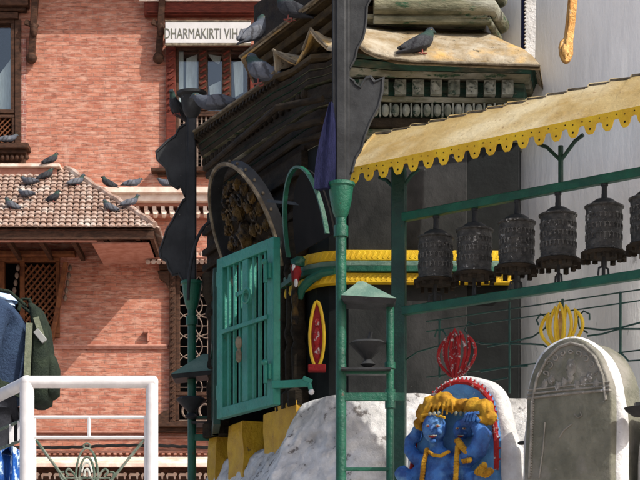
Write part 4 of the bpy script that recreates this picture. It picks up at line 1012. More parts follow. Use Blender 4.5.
# white plaster surround
q = MB()
arch_block(q, [(400, 640), (524, 640), (518, 470), (512, 444), (506, 420), (501, 402), (494, 389), (483, 380), (468, 376), (455, 377), (440, 383), (428, 394), (420, 410), (412, 436), (404, 470)], dd0+.10, dd0+.20, .035, sub=4)
q.build('plaster_arch', 'plaster', ds, ang=80)
# red toothed border
inner = [(414, 640), (412, 470), (418, 436), (424, 412), (434, 396), (446, 386), (458, 382), (470, 383), (481, 389), (490, 400), (494, 415), (496, 440), (496, 470), (500, 640)]
q = MB(); f = [Q(a, b, dd0+.06) for a, b in inner]; c_ = Q(455, 470, dd0+.06)
q.tube(f[1:-1], .018, 8)
for i in range(1, len(f)-2):
    for k in range(3):
        p_ = f[i].lerp(f[i+1], k/3); dr = (p_-c_).normalized(); q.tube([p_, p_+(dr-RN*dr.dot(RN))*.032], [.013, .004], 6)
q.build('red_border', 'chipred', ds)
q = MB(); arch_block(q, inner, dd0+.05, dd0+.2, .02, sub=2); q.build('back_slab', 'skyblue', ds, ang=70)
# figure: torso, arms, heads, one continuous remeshed body
fb = MB()
def eb(px, py, dy, rx, ry, rz, R=None, mb=fb): mb.ell(Q(px, py, dd0+dy), (rx, ry, rz), 16, 12, R=R)
eb(438, 485, -.02, .105, .085, .20); eb(438, 462, -.01, .125, .08, .09); eb(438, 560, 0, .13, .10, .28)
eb(437, 445, -.02, .045, .045, .06)
eb(434.5, 428, -.055, .078, .07, .092)            # main head
eb(461, 430, .0, .046, .055, .066); eb(470, 428, .02, .035, .05, .055)  # second head
eb(417, 434, .02, .034, .045, .055)                # third head at left
def limb(pts, rs, mb=fb): mb.tube([Q(a, b, dd0+c) for a, b, c in pts], rs, 12)
limb([(450, 462, 0), (466, 460, -.03), (478, 450, -.05), (483, 434, -.05), (476, 424, -.06), (468, 418, -.07)], [.05, .055, .058, .055, .04, .028])
limb([(426, 462, 0), (416, 458, 0), (410, 450, .02), (410, 440, .02), (416, 432, .02)], [.045, .045, .042, .035, .025])
limb([(424, 468, 0), (414, 476, -.02), (406, 482, -.04), (398, 474, -.06)], [.045, .045, .04, .028])
limb([(452, 466, 0), (464, 472, -.02), (474, 480, -.05), (484, 474, -.08)], [.045, .05, .04, .03])
limb([(400, 470, -.05), (406, 478, -.05), (409, 488, -.04)], [.045, .055, .05])
o = fb.build('body', 'blue', ds); rm = o.modifiers.new('rm', 'REMESH'); rm.mode = 'VOXEL'; rm.voxel_size = .009; rm.use_smooth_shade = True
sm = o.modifiers.new('sm', 'SMOOTH'); sm.iterations = 3
# faces
q = MB()
for (hx, hy, dy, s) in ((433, 428, -.115, 1), (461, 430, -.052, .72)):
    q.ell(Q(hx-1, hy+1, dd0+dy-.006), (.011*s, .016*s, .02*s), 8, 6)      # nose

for (hx, hy, dy, s) in ((433, 428, -.112, 1), (461, 430, -.048, .72)):
    for e in (-1, 1): q.tube([Q(hx-.5+e*(1.5+k*1.5)*s, hy-(5.5+1.2*math.sin(k*.9))*s, dd0+dy-.004+.004*k) for k in range(4)], .0045*s, 6)
    for e in (-1, 1): q.ell(Q(hx+e*6.2*s, hy+4*s, dd0+dy+.025), (.018*s, .02*s, .018*s), 10, 8)
    q.ell(Q(hx, hy+13*s, dd0+dy+.02), (.022*s, .02*s, .016*s), 10, 8)
q.build('nose', 'blue', ds)
q = MB()
for (hx, hy, dy, s) in ((433, 428, -.112, 1), (461, 430, -.048, .72)):
    for e in (-4.8, 4.6): MB().ell(Q(hx+e*s, hy-2*s, dd0+dy-.002), (.018*s, .014, .0095*s), 10, 8).build('eye', 'bead', ds)
    for e in range(6): q.ell(Q(hx-4.0*s+e*1.45*s, hy+7.6*s, dd0+dy-.006), (.0042*s, .006, .005*s), 6, 4)
q.build('teeth', 'bead', ds)
q = MB()
for (hx, hy, dy, s) in ((433, 428, -.116, 1), (461, 430, -.052, .72)):
    q.ell(Q(hx-.5*s, hy+8.4*s, dd0+dy+.006), (.027*s, .010, .009*s), 10, 6)
    for e in (-4.8, 4.6): q.ell(Q(hx+e*s, hy-2*s, dd0+dy-.015), (.006*s, .005, .006*s), 8, 6)
q.build('mouths_and_pupils', 'red', ds)
# ochre headdress: lumpy turban bands
q = MB()
for (px_, py_, dy, rx, rz) in ((425, 413, 0, .055, .07), (432, 404, -.01, .06, .06), (443, 400, -.01, .065, .06), (452, 405, 0, .055, .05), (462, 405, .02, .06, .045), (473, 405, .0, .07, .055), (484, 408, -.02, .065, .06), (489, 417, -.02, .05, .05), (482, 421, -.03, .055, .035), (420, 424, .03, .03, .05)):
    q.ell(Q(px_, py_, dd0+dy-.01), (rx, .05, rz*.85), 16, 12, jit=.35)
for k in range(7):   # furrows of hair
    q.tube([Q(422+k*5, 419-k*.8, dd0-.06), Q(425+k*4.6, 408-k*.6, dd0-.072), Q(431+k*3.4, 399, dd0-.05)], .009, 6)
    q.tube([Q(464+k*4, 413+k*.9, dd0-.05), Q(466+k*3.8, 406+k*.8, dd0-.075), Q(470+k*3, 399+k*.7, dd0-.05)], .009, 6)
o = q.build('headdress', 'hairyellow', ds, ang=80); rm = o.modifiers.new('rm', 'REMESH'); rm.mode = 'VOXEL'; rm.voxel_size = .009; rm.use_smooth_shade = True
q = MB()
for k in range(3): q.ell(Q(430+k*4.4, 414-k*.3, dd0-.100), (.011, .010, .013), 8, 6)
q.build('crown_skulls', 'bead', ds); q = MB()
for k in range(3): q.ell(Q(456+k*5, 413.5, dd0-.065), (.011, .012, .014), 8, 6)
q.build('crown_skulls', 'bead', ds)
q = MB(); q.tube([Q(422+k*2.1, 415.5-.35*k+.05*k*k, dd0-.085) for k in range(12)], .008, 6); q.build('crown_band', 'hairyellow', ds)
# garland and ornaments
q = MB()
def beads(pts, r, n):
    for i in range(len(pts)-1):
        for k in range(n):
            a = Q(pts[i][0], pts[i][1], dd0+pts[i][2]).lerp(Q(pts[i+1][0], pts[i+1][1], dd0+pts[i+1][2]), k/n); q.ell(a, (r, r, r*.9), 8, 6, jit=.4)
beads([(427, 450, -.08), (424, 462, -.10), (422, 480, -.10), (421, 500, -.10), (424, 530, -.1)], .017, 6)
beads([(458, 447, -.06), (457, 458, -.08), (456, 475, -.10), (454, 495, -.10), (450, 530, -.1)], .018, 6)
q.build('garland', 'hairyellow', ds); q = MB()
beads([(427, 450, -.08), (433, 455, -.10), (441, 456, -.105), (450, 451, -.09)], .012, 6)
q.build('necklace', 'hairyellow', ds); q = MB()
beads([(458, 441, -.06), (463, 448, -.07), (470, 455, -.08)], .022, 4)
q.build('shoulder_ornament', 'hairyellow', ds); q = MB()
beads([(484, 466, -.09), (478, 472, -.10), (486, 474, -.11), (492, 470, -.1)], .024, 3)
beads([(464, 461, -.08), (472, 460, -.1)], .018, 3)
q.build('bracelet', 'hairyellow', ds)
q = MB(); q.tube([Q(470+i*1.0, 418-3*math.sin(i*.5), dd0-.1) for i in range(10)], .012, 6); q.ell(Q(468, 421, dd0-.09), (.05, .03, .03), 12, 8, jit=.4)
for k in range(4): q.tube([Q(464+k*3, 421, dd0-.12), Q(466+k*3, 415-.6*k, dd0-.13), Q(470+k*3, 413, dd0-.11)], .010, 6)
q.build('raised_hand', 'blue', ds)

# ================================================================ BROWN STONE SLAB
d1 = 11.6
sb = thing('stone_slab', Q(575, 640, d1+.3), 'round-topped brown carved stone slab set in a thick white plaster arch', 'slab')
q = MB(); arch_block(q, [(521, 660), (622, 660), (621, 470), (620, 430), (618, 400), (613, 372), (602, 352), (588, 340), (574, 335.5), (562, 336.5), (548, 344), (537, 356), (529, 374), (525, 400), (522, 440), (521, 480)], d1+.02, d1+.10, .035, sub=4); q.build('plaster_arch', 'plaster', sb, ang=80)
q = MB()
so_ = [(524, 640), (612, 640), (611.5, 470), (611, 400), (607, 375), (597, 353), (583, 341), (571, 337.5), (558, 341), (543, 353), (532, 374), (527, 400), (525, 440), (524, 480)]
arch_block(q, so_, d1-.03, d1+.3, .012, sub=3, jit=.006); slab_o = q.build('slab', 'stone', sb, ang=60)
q = MB()
def rel(pts, r=.007, dz=-.032): q.tube([Q(a, b, d1+dz) for a, b in pts], r, 6)
rel([(529, 478), (531, 440), (532, 402), (537, 378), (547, 359), (559, 347), (571, 343), (583, 346), (595, 357), (603, 376), (606, 400)], .009)
rel([(527, 398.5), (560, 394.5), (610, 390)], .008); rel([(527, 394.5), (560, 390.5), (610, 386)], .006); rel([(528, 390), (560, 386.5), (610, 382)], .005)
for k in range(30):
    rel([(529.5+.1*k-.0*k, 476-k*2.6), (531.2+.1*k, 475-k*2.6)], .006)
# carved wreath and figures in the tympanum
for k in range(11):
    a = PI*k/10; rw_ = 2+1.6*noise.noise(V((k*1.7, 2, 3))); rel([(571+26*math.cos(a)+rw_*math.cos(a+x_*.7+k), 384-31*math.sin(a)-rw_*math.sin(a+x_*.7+k)-x_*.3) for x_ in range(9)], .0045)
for k in range(9): q.ell(Q(545+k*6.4, 384-.5*k-4*math.sin(k*2.1), d1-.03), (.020, .008, .026), 12, 8, jit=.5)
q.ell(Q(571, 368, d1-.03), (.032, .010, .048), 14, 10, jit=.5)
rel([(545, 422), (543, 450), (539, 478)], .004); rel([(559, 438), (564, 430), (572, 424)], .004); rel([(574, 414), (578, 418), (582, 416), (580, 412)], .004)
q.build('carving', 'stoneedge', slab_o)
# bowl and neighbouring arch at the right edge
q = MB(); arch_block(q, [(634, 660), (760, 660), (757, 470), (750, 425), (735, 400), (712, 386), (690, 383), (668, 386), (650, 394), (640, 410), (636, 440), (634, 480)], 11.75, 12.2, .05, sub=4)
tag(q.build('plaster_shrine', 'plaster', ang=80), 'white plaster arch cut off by the right edge beside the stone slab', 'shrine')
q = MB(); q.lathe([(.01, 0), (.05, .005), (.085, .03), (.10, .05), (.092, .05), (.05, .02), (0, .015)], Q(642, 417, 11.62), 20); q.box(tuple(Q(642, 409, 11.62)-V((.04, .03, 0))), tuple(Q(642, 403, 11.62)+V((.04, .03, 0))))
tag(q.build('lamp_bowl', 'iron'), 'shallow black oil lamp bowl at the right edge beside the plaster arch', 'bowl')
q = MB(); q.ell(Q(522, 443, 11.82), (.03, .02, .012), 10, 6); tag(q.build('dark_hole', 'iron'), 'black lump painted in for a small dark hole between the blue deity and the slab', 'hole')  # black lump stands in for the darkness of a hole
MB.DR_ = Matrix.Identity(3)
# ================================================================ HANGINGS ON THE DOME
q = MB(); pts = [(578, -30), (577.5, 0), (575, 25), (573, 42), (573, 55), (570, 62), (566, 64), (562, 61), (559.5, 55), (558.5, 47), (560, 42), (564, 38), (566, 20), (568, 0), (569, -30)]
f = [P(a, b, 12.85) for a, b in pts]; q.loft([[p_+V((0, .02, 0)) for p_ in f], [p_+V((0, -.02, 0)) for p_ in f]]); gp = thing('gilded_pendant', P(569, 64, 12.85), 'long gilded metal pendant ending in a rounded tongue against the white dome', 'pendant')
q.build('tongue', 'gold', gp, bevel=.008); q = MB(); q.tube([P(a, b, 12.82) for a, b in ((571, -30), (571, 0), (569.5, 25), (567, 42), (565, 52), (566, 58))], .008, 6); q.ell(P(565.5, 50, 12.83), (.03, .02, .045), 10, 8); q.build('raised_rib', 'gold', gp)
q = MB(); poly = [(X(539, 13.2), Z(54, 13.2)), (X(541, 13.2), Z(-40, 13.2))]
NT = 26
for k in range(NT):
    zt_ = lerp(Z(-40, 13.2), Z(57, 13.2), k/NT); zn = lerp(Z(-40, 13.2), Z(57, 13.2), (k+.5)/NT); poly += [(X(530.5, 13.2), zt_), (X(528.2, 13.2), zn)]
q.prism(poly, (0, 13.3, 0), (1, .12, 0), (0, 0, 1), .02); cl = q.build('prayer_cloth', 'plaster', smooth=False); tag(cl, 'narrow white cloth with a purple scalloped edge hanging on the dome', 'cloth')
q = MB(); q.prism([(X(525.6, 13.2), Z(56, 13.2)), (X(531.5, 13.2), Z(55, 13.2)), (X(531.5, 13.2), Z(-40, 13.2)), (X(526, 13.2), Z(-40, 13.2))], (0, 13.325, 0), (1, .12, 0), (0, 0, 1), .02); q.build('purple_edge', 'purple', cl, smooth=False)

# ================================================================ WHITE RAILING
d0 = 10.0
rw = thing('white_railing', (X(90, d0), d0, TZ), 'thick white tubular railing with lotus ironwork on the terrace', 'railing')
C1 = P(27, 382, d0); C2 = P(152, 382, d0); RET = V((-.433, .9, 0)).normalized()
for c_, r in ((C1, .036), (C2, .031)):
    q = MB(); q.tube([V((c_.x, c_.y, TZ)), c_+UP*-.01], r, 18); q.lathe([(r*1.7, TZ), (r*1.7, TZ+.012), (r, TZ+.014)], (c_.x, c_.y, 0), 18); q.build('post', 'white', rw)
q = MB(); q.tube([C1+V((0, 0, 0)), C2+V((.012, 0, 0))], .031, 18); q.ell(C2+V((.012, 0, 0)), (.020, .031, .031), 14, 10); q.ell(C1, (.034,)*3, 14, 10); q.build('top_rail', 'white', rw)
q = MB(); q.tube([C1, C1+RET*4], .031, 18); q.build('top_rail', 'white', rw)
for c_ in (C1+RET*1.6, C1+RET*3.2):
    q = MB(); q.tube([V((c_.x, c_.y, TZ)), c_], .031, 14); q.build('post', 'white', rw)
def rp(px, y, dy=0): return P(px, y, d0+dy)
q = MB(); q.tube([rp(34.5, 417.2), rp(146, 417.2)], .0085, 8); q.tube([rp(34.5, 437.6), rp(146, 437.6)], .0095, 8); q.tube([rp(89, 417), rp(89, 437.6)], .009, 8)
for px in (35, 145.5): q.tube([rp(px, 416), V((X(px, d0), d0, TZ+.08))], .0065, 8)
q.tube([V((X(35, d0), d0, TZ+.08)), V((X(145.5, d0), d0, TZ+.08))], .009, 8)
q.build('infill_bars', 'white', rw)
q = MB()
q.tube([rp(36, 440), rp(64, 478), rp(80, 500)], .008, 6); q.tube([rp(144, 440), rp(113, 478), rp(98, 500)], .008, 6)
def smooth(pts, n=5):
    out = []
    for i in range(len(pts)-1):
        p0, p1, p2, p3 = pts[max(i-1, 0)], pts[i], pts[i+1], pts[min(i+2, len(pts)-1)]
        for k in range(n):
            t = k/n; out.append(tuple(.5*((2*p1[j])+(p2[j]-p0[j])*t+(2*p0[j]-5*p1[j]+4*p2[j]-p3[j])*t*t+(3*p1[j]-p0[j]-3*p2[j]+p3[j])*t**3) for j in (0, 1)))
    return out+[pts[-1]]
for (r1, r2) in ((11, 30), (7.5, 21)):
    q.tube([rp(87+r1*math.sin(a), 478-r2*math.cos(a)) for a in [-PI*.62+i*PI*1.24/24 for i in range(25)]], .006, 6)
q.tube([rp(87+3.5*math.sin(a), 446-2.5*math.cos(a)) for a in [i*PI/6 for i in range(12)]], .005, 6, closed=True)
for s_ in (-1, 1):
    q.tube([rp(87+s_*a, b) for a, b in smooth([(0, 492), (7, 484), (13, 474), (18, 469), (21, 472), (18, 476)])], .006, 6)
    q.tube([rp(87+s_*a, b) for a, b in smooth([(3, 476), (9, 483), (17, 484), (25, 479), (27, 473), (23, 472)])], .006, 6)
q.tube([rp(64, 478), rp(110, 478)], .005, 6)
lo2 = q.build('lotus_ironwork', 'greeniron', rw)
q = MB(); q.tube([rp(87+5.5*math.sin(a), 478.5-16*math.cos(a), -.008) for a in [-1.2+i*2.4/12 for i in range(13)]], .005, 6); q.tube([rp(87+2.8*math.sin(a), 478-9*math.cos(a), -.008) for a in [-1.4+i*2.8/12 for i in range(13)]], .006, 6)
q.build('white_petals', 'whiteiron', rw)
# return infill
def ret(t_, z): return C1+RET*t_+V((0, 0, z-C1.z))
q = MB(); zA, zB = Z(418, d0), Z(438, d0)
for z in (zA, zB, TZ+.08): q.tube([ret(.03, z), ret(3.9, z)], .0085, 8)
q.build('return_bars', 'greeniron', rw)
q = MB()
for t_ in (.12, .26, .6, .9, 1.2): q.bar(ret(t_, zB), ret(t_, zA), .02, .02)
q.build('return_uprights', 'white', rw)

# ================================================================ PERSON
PB = V((-1.80, 11.1, TZ))
ps = thing('person', PB, 'person in a navy denim jacket with pale blue collar, standing behind the white railing', 'person')
def skin_obj(name, verts, edges, m, parent, sub=2, root=0):
    me = bpy.data.meshes.new(name); me.from_pydata([v[:3] for v in verts], edges, []); me.materials.append(M[m])
    o = bpy.data.objects.new(name, me); COL.objects.link(o); o.parent = parent; BASE[o] = BASE[parent]
    md = o.modifiers.new('skin', 'SKIN'); md.use_smooth_shade = True
    lay_ = me.skin_vertices[0].data if me.skin_vertices else None
    if lay_ is None:
        import bmesh
        bm = bmesh.new(); bm.from_mesh(me); bm.verts.layers.skin.verify(); bm.to_mesh(me); bm.free(); lay_ = me.skin_vertices[0].data
    for i, v in enumerate(verts):
        r = v[3]; lay_[i].radius = (r, v[4] if len(v) > 4 else r); lay_[i].use_root = (i == root)
    s_ = o.modifiers.new('sub', 'SUBSURF'); s_.levels = sub; s_.render_levels = sub
    return o
# local frame: faces -X, left side towards the camera (-Y); z up from the feet
K = 1.03
bv = [(0, 0, .98*K, .13), (.0, 0, 1.15*K, .12), (.02, 0, 1.33*K, .13), (.0, 0, 1.47*K, .09), (-.06, 0, 1.535*K, .055), (-.11, 0, 1.575*K, .056),
      (-.15, 0, 1.63*K, .072), (-.135, 0, 1.69*K, .086), (-.13, 0, 1.745*K, .066),
      (-.215, 0, 1.615*K, .03), (-.23, 0, 1.655*K, .014), (-.245, 0, 1.638*K, .012),
      (.0, -.19, 1.45*K, .05), (-.02, -.25, 1.17*K, .042), (-.22, -.20, 1.02*K, .034), (-.28, -.19, .99*K, .032),
      (.0, .19, 1.45*K, .05), (-.02, .25, 1.17*K, .042), (-.22, .20, 1.05*K, .034), (-.28, .19, 1.03*K, .032),
      (0, -.1, .90*K, .085), (-.01, -.11, .5*K, .055), (.02, -.11, .09, .04), (-.09, -.12, .04, .035), (-.17, -.12, .03, .03),
      (0, .1, .90*K, .085), (-.01, .11, .5*K, .055), (.02, .11, .09, .04), (-.09, .12, .04, .035), (-.17, .12, .03, .03)]
be = [(0, 1), (1, 2), (2, 3), (3, 4), (4, 5), (5, 6), (6, 7), (7, 8), (6, 9), (7, 10), (10, 11), (3, 12), (12, 13), (13, 14), (14, 15), (3, 16), (16, 17), (17, 18), (18, 19), (0, 20), (20, 21), (21, 22), (22, 23), (23, 24), (0, 25), (25, 26), (26, 27), (27, 28), (28, 29)]
for h, sy in ((15, -1), (19, 1)):
    bx_, by_, bz_ = bv[h][:3]; pi_ = len(bv)
    bv.append((bx_-.05, by_, bz_-.01, .03, .022)); be.append((h, pi_))
    for k in range(4):
        i0 = len(bv); ln = (.075, .085, .08, .062)[k]; oy = (k-1.5)*.021
        bv.append((bx_-.085, by_+oy, bz_-.012, .0095)); bv.append((bx_-.085-ln*.55, by_+oy*1.1, bz_-.026, .0088)); bv.append((bx_-.085-ln*.8, by_+oy*1.1, bz_-.026-ln*.35, .0078))
        be += [(pi_, i0), (i0, i0+1), (i0+1, i0+2)]
    i0 = len(bv); bv.append((bx_-.035, by_-sy*.035, bz_-.01, .012)); bv.append((bx_-.075, by_-sy*.05, bz_-.03, .010)); be += [(h, i0), (i0, i0+1)]
skin_obj('body', bv, be, 'skin', ps)
def pw(x, y, z): return PB+V((x, y, z))
jk = [(.0, 0, .93*K, .185), (.02, 0, 1.12*K, .20), (.05, 0, 1.30*K, .22), (.04, 0, 1.42*K, .18), (-.005, 0, 1.50*K, .085),
      (.01, -.19, 1.425*K, .095), (.0, -.265, 1.28*K, .088), (-.02, -.29, 1.14*K, .08), (-.14, -.25, 1.05*K, .066), (-.25, -.20, 1.0*K, .052),
      (.01, .19, 1.425*K, .095), (.0, .265, 1.28*K, .088), (-.02, .29, 1.14*K, .08), (-.14, .25, 1.08*K, .066), (-.25, .20, 1.04*K, .052)]
skin_obj('jacket', jk, [(0, 1), (1, 2), (2, 3), (3, 4), (3, 5), (5, 6), (6, 7), (7, 8), (8, 9), (3, 10), (10, 11), (11, 12), (12, 13), (13, 14)], 'navy', ps)
q = MB()
q.tube([pw(.03, -.285, 1.42*K), pw(-.02, -.36, 1.30*K), pw(-.06, -.375, 1.18*K), pw(-.13, -.33, 1.06*K)], .0025, 5)
q.build('jacket_seam', 'seam', ps)
q = MB(); rings = []
for i, (z, r, xo) in enumerate(((1.475*K, .10, .005), (1.51*K, .088, -.005), (1.555*K, .078, -.02), (1.55*K, .090, -.015), (1.50*K, .112, .005))):
    rings.append([pw(xo+r*math.cos(a)*1.05, r*math.sin(a), z+.022*math.cos(a)) for a in [k*2*PI/20 for k in range(20)]])
q.loft(rings, cap=False); q.build('collar', 'paleblue', ps, ang=80)
skin_obj('trousers', [(0, 0, .97*K, .145), (0, -.1, .88*K, .105), (-.01, -.11, .5*K, .078), (.02, -.11, .1, .07), (0, .1, .88*K, .105), (-.01, .11, .5*K, .078), (.02, .11, .1, .07)], [(0, 1), (1, 2), (2, 3), (0, 4), (4, 5), (5, 6)], 'trouser', ps)
for sy in (-.11, .11):
    q = MB(); q.ell(pw(-.06, sy, .045), (.15, .052, .045), 16, 10); q.box(tuple(pw(-.2, sy-.05, 0)), tuple(pw(.08, sy+.05, .02))); q.build('shoe', 'shoe', ps)
q = MB(); q.ell(pw(-.118, 0, 1.705*K), (.105, .093, .10), 20, 14, jit=.06); q.ell(pw(-.08, 0, 1.64*K), (.075, .078, .10), 16, 12, jit=.08); q.build('hair', 'hair', ps)
q = MB()
for sy in (-1, 1): q.ell(pw(-.222, sy*.032, 1.662*K), (.010, .013, .009), 10, 8)
q.build('eyes', 'eye', ps)
q = MB(); q.ell(pw(-.222, 0, 1.598*K), (.012, .024, .006), 10, 6); q.build('mouth', 'pink', ps)
for sy in (-1, 1):
    q = MB(); q.ell(pw(-.145, sy*.083, 1.65*K), (.016, .010, .028), 10, 8); q.build('ear', 'skin', ps)
# backpack on the back (+X side)
bp_ = thing('backpack', PB+V((.22, -.02, .95)), 'dark olive canvas backpack with grey straps on the back of the person', 'backpack')
q = MB(); rings = []
for (z, x0, x1, w_) in ((.95, .17, .30, .12), (.97, .15, .37, .15), (1.10, .15, .395, .165), (1.25, .17, .39, .165), (1.38, .17, .355, .16), (1.46, .15, .29, .14), (1.49, .13, .21, .10)):
    x0 = .20+(x0-.15)*.50; x1 = .20+(x1-.15)*.50; cx_ = (x0+x1)/2; hx = (x1-x0)/2; rings.append([pw(cx_+hx*math.copysign(abs(math.cos(a))**.6, math.cos(a)), -.02+w_*math.copysign(abs(math.sin(a))**.6, math.sin(a)), z*K) for a in [k*2*PI/24 for k in range(24)]])
q.loft(rings); q.build('pack', 'olive', bp_, ang=80)
q = MB(); rings = []
for (z, x0, x1, w_) in ((1.0, .34, .40, .10), (1.02, .34, .455, .115), (1.16, .34, .46, .12), (1.22, .34, .42, .11)):
    x0 = .20+(x0-.15)*.50; x1 = .20+(x1-.15)*.50; cx_ = (x0+x1)/2; hx = (x1-x0)/2; rings.append([pw(cx_+hx*math.copysign(abs(math.cos(a))**.6, math.cos(a)), -.02+w_*math.copysign(abs(math.sin(a))**.6, math.sin(a)), z*K) for a in [k*2*PI/20 for k in range(20)]])
q.loft(rings); q.build('front_pocket', 'olive', bp_, ang=80)
for sy in (-1, 1):
    q = MB(); pts = [pw(.19, -.02+sy*.12, 1.47*K), pw(.10, sy*.135, 1.545*K), pw(.0, sy*.145, 1.56*K), pw(-.10, sy*.155, 1.50*K), pw(-.15, sy*.17, 1.36*K), pw(-.10, sy*.21, 1.18*K), pw(.05, sy*.205, 1.04*K), pw(.18, sy*.15, 1.0*K)]
    for i in range(len(pts)-1): q.bar(pts[i], pts[i+1], .06, .014, side=(0, 1, 0) if i < 3 else (.3, .2, .9))
    q.build('shoulder_strap', 'olive', bp_, bevel=.004)
q = MB(); q.bar(pw(.215, -.19, 1.37*K), pw(.20, -.195, 1.03*K), .035, .008, side=(1, 0, 0)); q.bar(pw(.25, -.186, 1.40*K), pw(.29, -.19, 1.28*K), .03, .008, side=(1, 0, .3)); q.build('compression_strap', 'strapgrey', bp_)
q = MB(); q.bar(pw(.25, -.195, 1.33*K), pw(.30, -.195, 1.27*K), .035, .018, side=(.6, 0, .8)); q.build('buckle', 'buckle', bp_, bevel=.003)
q = MB(); q.tube([pw(.13, -.02, 1.47*K), pw(.15, -.02, 1.53*K), pw(.19, -.02, 1.53*K), pw(.21, -.02, 1.47*K)], .010, 8); q.build('haul_loop', 'olive', bp_)
# bright blue cloth hanging behind the return railing
q = MB(); rings = []
for i in range(15):
    z = lerp(Z(452, 10.7), Z(560, 10.7), i/14); rings.append([(X(-26+46*(k/15 if k < 16 else (31-k)/15), 10.7), 10.7+.03*math.sin(k*1.3+i*.2)+(.012 if k > 15 else 0), z-.03*math.sin(k*.4)) for k in range(32)])
q.loft(rings); tag(q.build('blue_cloth', 'bluecloth', ang=80), 'bright blue patterned cloth draped low behind the white railing', 'cloth')

# ================================================================ PIGEONS
def pigeon(name, dark=False, hunched=False, flat=False):
    """faces +X, origin between the feet"""
    t = thing('pigeon', (0, 0, 0), 'p', 'pigeon', 'pigeons')
    if flat:   spine = [(-.195, .050, .012, .006), (-.15, .056, .024, .010), (-.10, .066, .036, .026), (-.05, .078, .050, .042), (0, .085, .056, .050), (.045, .095, .052, .050), (.08, .112, .040, .040), (.10, .132, .030, .031), (.112, .148, .026, .027), (.128, .154, .020, .022), (.146, .150, .008, .008), (.160, .144, .003, .003)]
    elif hunched: spine = [(-.18, .020, .012, .006), (-.14, .036, .024, .010), (-.095, .06, .036, .028), (-.05, .085, .050, .045), (-.01, .108, .057, .053), (.03, .132, .054, .052), (.05, .155, .043, .043), (.06, .178, .033, .034), (.068, .196, .028, .029), (.082, .204, .022, .024), (.100, .200, .008, .009), (.114, .192, .003, .003)]
    else:      spine = [(-.20, .028, .012, .006), (-.155, .040, .026, .010), (-.10, .060, .038, .028), (-.05, .080, .050, .044), (0, .098, .056, .052), (.045, .118, .050, .048), (.072, .142, .036, .036), (.086, .170, .026, .027), (.094, .196, .023, .024), (.108, .210, .023, .024), (.124, .207, .014, .015), (.138, .200, .006, .006), (.150, .196, .003, .003)]
    q = MB(); rings = []
    for i, (x, z, ry, rz) in enumerate(spine):
        j0, j1 = spine[max(i-1, 0)], spine[min(i+1, len(spine)-1)]; d = V((j1[0]-j0[0], 0, j1[1]-j0[1])).normalized(); u = V((-d.z, 0, d.x))
        rings.append([V((x, 0, z))+V((0, 1, 0))*ry*math.cos(a)+u*rz*math.sin(a) for a in [k*2*PI/14 for k in range(14)]])
    q.loft(rings)
    q.cur = 1
    if not flat:
        for sy in (-1, 1):
            q.tube([(-.005, sy*.022, .075), (.0, sy*.022, .036)], .0055, 6)
            for a in (-.5, 0, .5, PI): q.tube([(.0, sy*.022, .038), (.03*math.cos(a), sy*.022+.03*math.sin(a), .037)], .0035, 5)
    q.build('body', ['pigdark' if dark else 'pig', 'pinkleg'], t, ang=80)
    for sy in (-1, 1):
        q = MB(); rings = []
        z0 = .02 if hunched else 0
        for i in range(9):
            f = i/8; x = lerp(.055, -.165, f); zc = lerp(spine[5][1]-.005, spine[1][1]+.022, f); h = .040*math.sin(PI*min(1, f*.78+.12))**.8*(1 if f < .7 else 1-(f-.7)*2.2)+.003; yo = lerp(.030, .016, f)+.026*math.sin(PI*min(1, f*1.25+.05))
            rings.append([V((x, sy*(yo+.009*math.cos(a)), zc+h*math.sin(a))) for a in [k*2*PI/10 for k in range(10)]])
        q.loft(rings); q.build('wing', 'wingdark' if dark else 'wing', t, ang=80)
    q = MB(); 
    for sy in (-1, 1): h_ = spine[-4]; q.ell((h_[0], sy*h_[2]*.85, h_[1]+.006), (.0045, .003, .0045), 8, 6)
    q.build('eye', 'gold', t)
    dz_ = .0 if flat else (.038 if hunched else .034)
    for o in t.children: o.location.z -= dz_
    return t
protos = {'g': pigeon('g'), 'd': pigeon('d', dark=True, hunched=True), 'h': pigeon('h', hunched=True), 'f': pigeon('f', flat=True), 'k': pigeon('k', dark=True)}
used = set()
def put(kind, loc, rz, label, s=1, tilt_=0, group='pigeons'):
    o = protos[kind] if kind not in used else copy_tree(protos[kind]); used.add(kind)
    o.location = loc; o.rotation_euler = (0, tilt_, rz); o.scale = (s, s, s); o['label'] = label; o['group'] = group
    return o
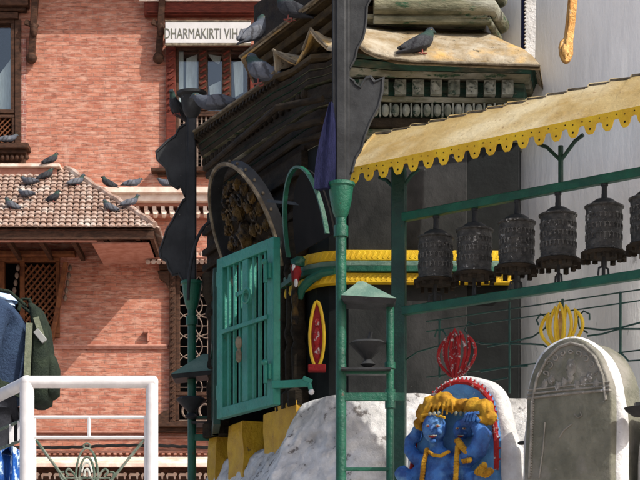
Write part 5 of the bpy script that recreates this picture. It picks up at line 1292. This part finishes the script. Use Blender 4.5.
# near birds on the shrine (x, y of the feet in the photo)
put('d', P(421, 54, 13.22), .45, 'dark plump pigeon alone on the copper roof above the prayer wheels', 1.0)
put('f', P(258, 46, 14.65), .9, 'grey pigeon crouching on the upper eave beside the white sign', 1.15, -.45)
put('h', P(261, 84, 14.25), 2.4, 'pale pigeon sitting below the upper eave on the corner of the lower roof', 1.3)
put('f', P(214, 115, 15.1), PI-.2, 'grey pigeon with barred wing at the left tip of the shrine roof', 1.1, .1)
put('d', P(290, 20, 14.1), 2.6, 'dark pigeon highest on the upper eave, cut off by the top of the photo', 1.1)
put('k', P(177, 115, 15.62), PI+1.2, 'shadowy pigeon perched behind the black cup on the far pole', .9)
# far birds on the building
def rs(px, y):      # point on the tiled slope seen at that pixel
    k = (H-y)/F; s_ = (RZ-EZ)/L; dep = (RZ-s_*D)/(k-s_) if abs(k-s_) > 1e-6 else D
    dep = (RZ - D*s_)/(k - s_); return V((X(px, dep), dep, k*dep+.08))
fars = [('d', V((X(54, D), D-.26, Z(168, D)+.0)), .35, 'dark pigeon on the white flashing at the top of the tiled roof'),
        ('d', rs(47, 184), .2, 'dark pigeon just under the flashing, fanned low on the tiles'),
        ('g', rs(77, 190), .5, 'pigeon standing near the hip ridge of the tiled roof'),
        ('f', rs(29, 191), PI-.4, 'pigeon facing left in the upper left of the tiled roof'),
        ('f', rs(26, 204), 2.6, 'pale small pigeon in the middle left of the tiled roof'),
        ('h', rs(11, 214), PI-.2, 'lowest pigeon at the far left of the tiled roof'),
        ('d', rs(54, 207), -.3, 'dark pigeon in the middle of the tiled roof, below the others'),
        ('d', V((X(110, D), D-.37, Z(193, D)+.0)), PI-.2, 'dark pigeon at the left end of the cream wall ledge'),
        ('f', V((X(135, D), D-.37, Z(193, D)-.02)), .1, 'grey pigeon lying flat on the cream ledge right of the dark one'),
        ('h', rs(109, 216), PI-.3, 'pigeon low on the tiles near the roof corner, beneath the ledge birds'),
        ('g', rs(131, 214)+V((0, 0, .05)), .3, 'pigeon on the hip ridge close to the roof corner, head up'),
        ('f', V((X(168, D), D-.37, Z(193, D)-.02)), PI, 'pigeon on the cream ledge just left of the far banner pole'),
        ('f', V((X(11, D), D-.29, Z(148, D)-.02)), .2, 'plump grey pigeon resting on the upper window sill')]
for kd, loc, rz, lb in fars: put(kd, loc, rz, lb, 1.12)
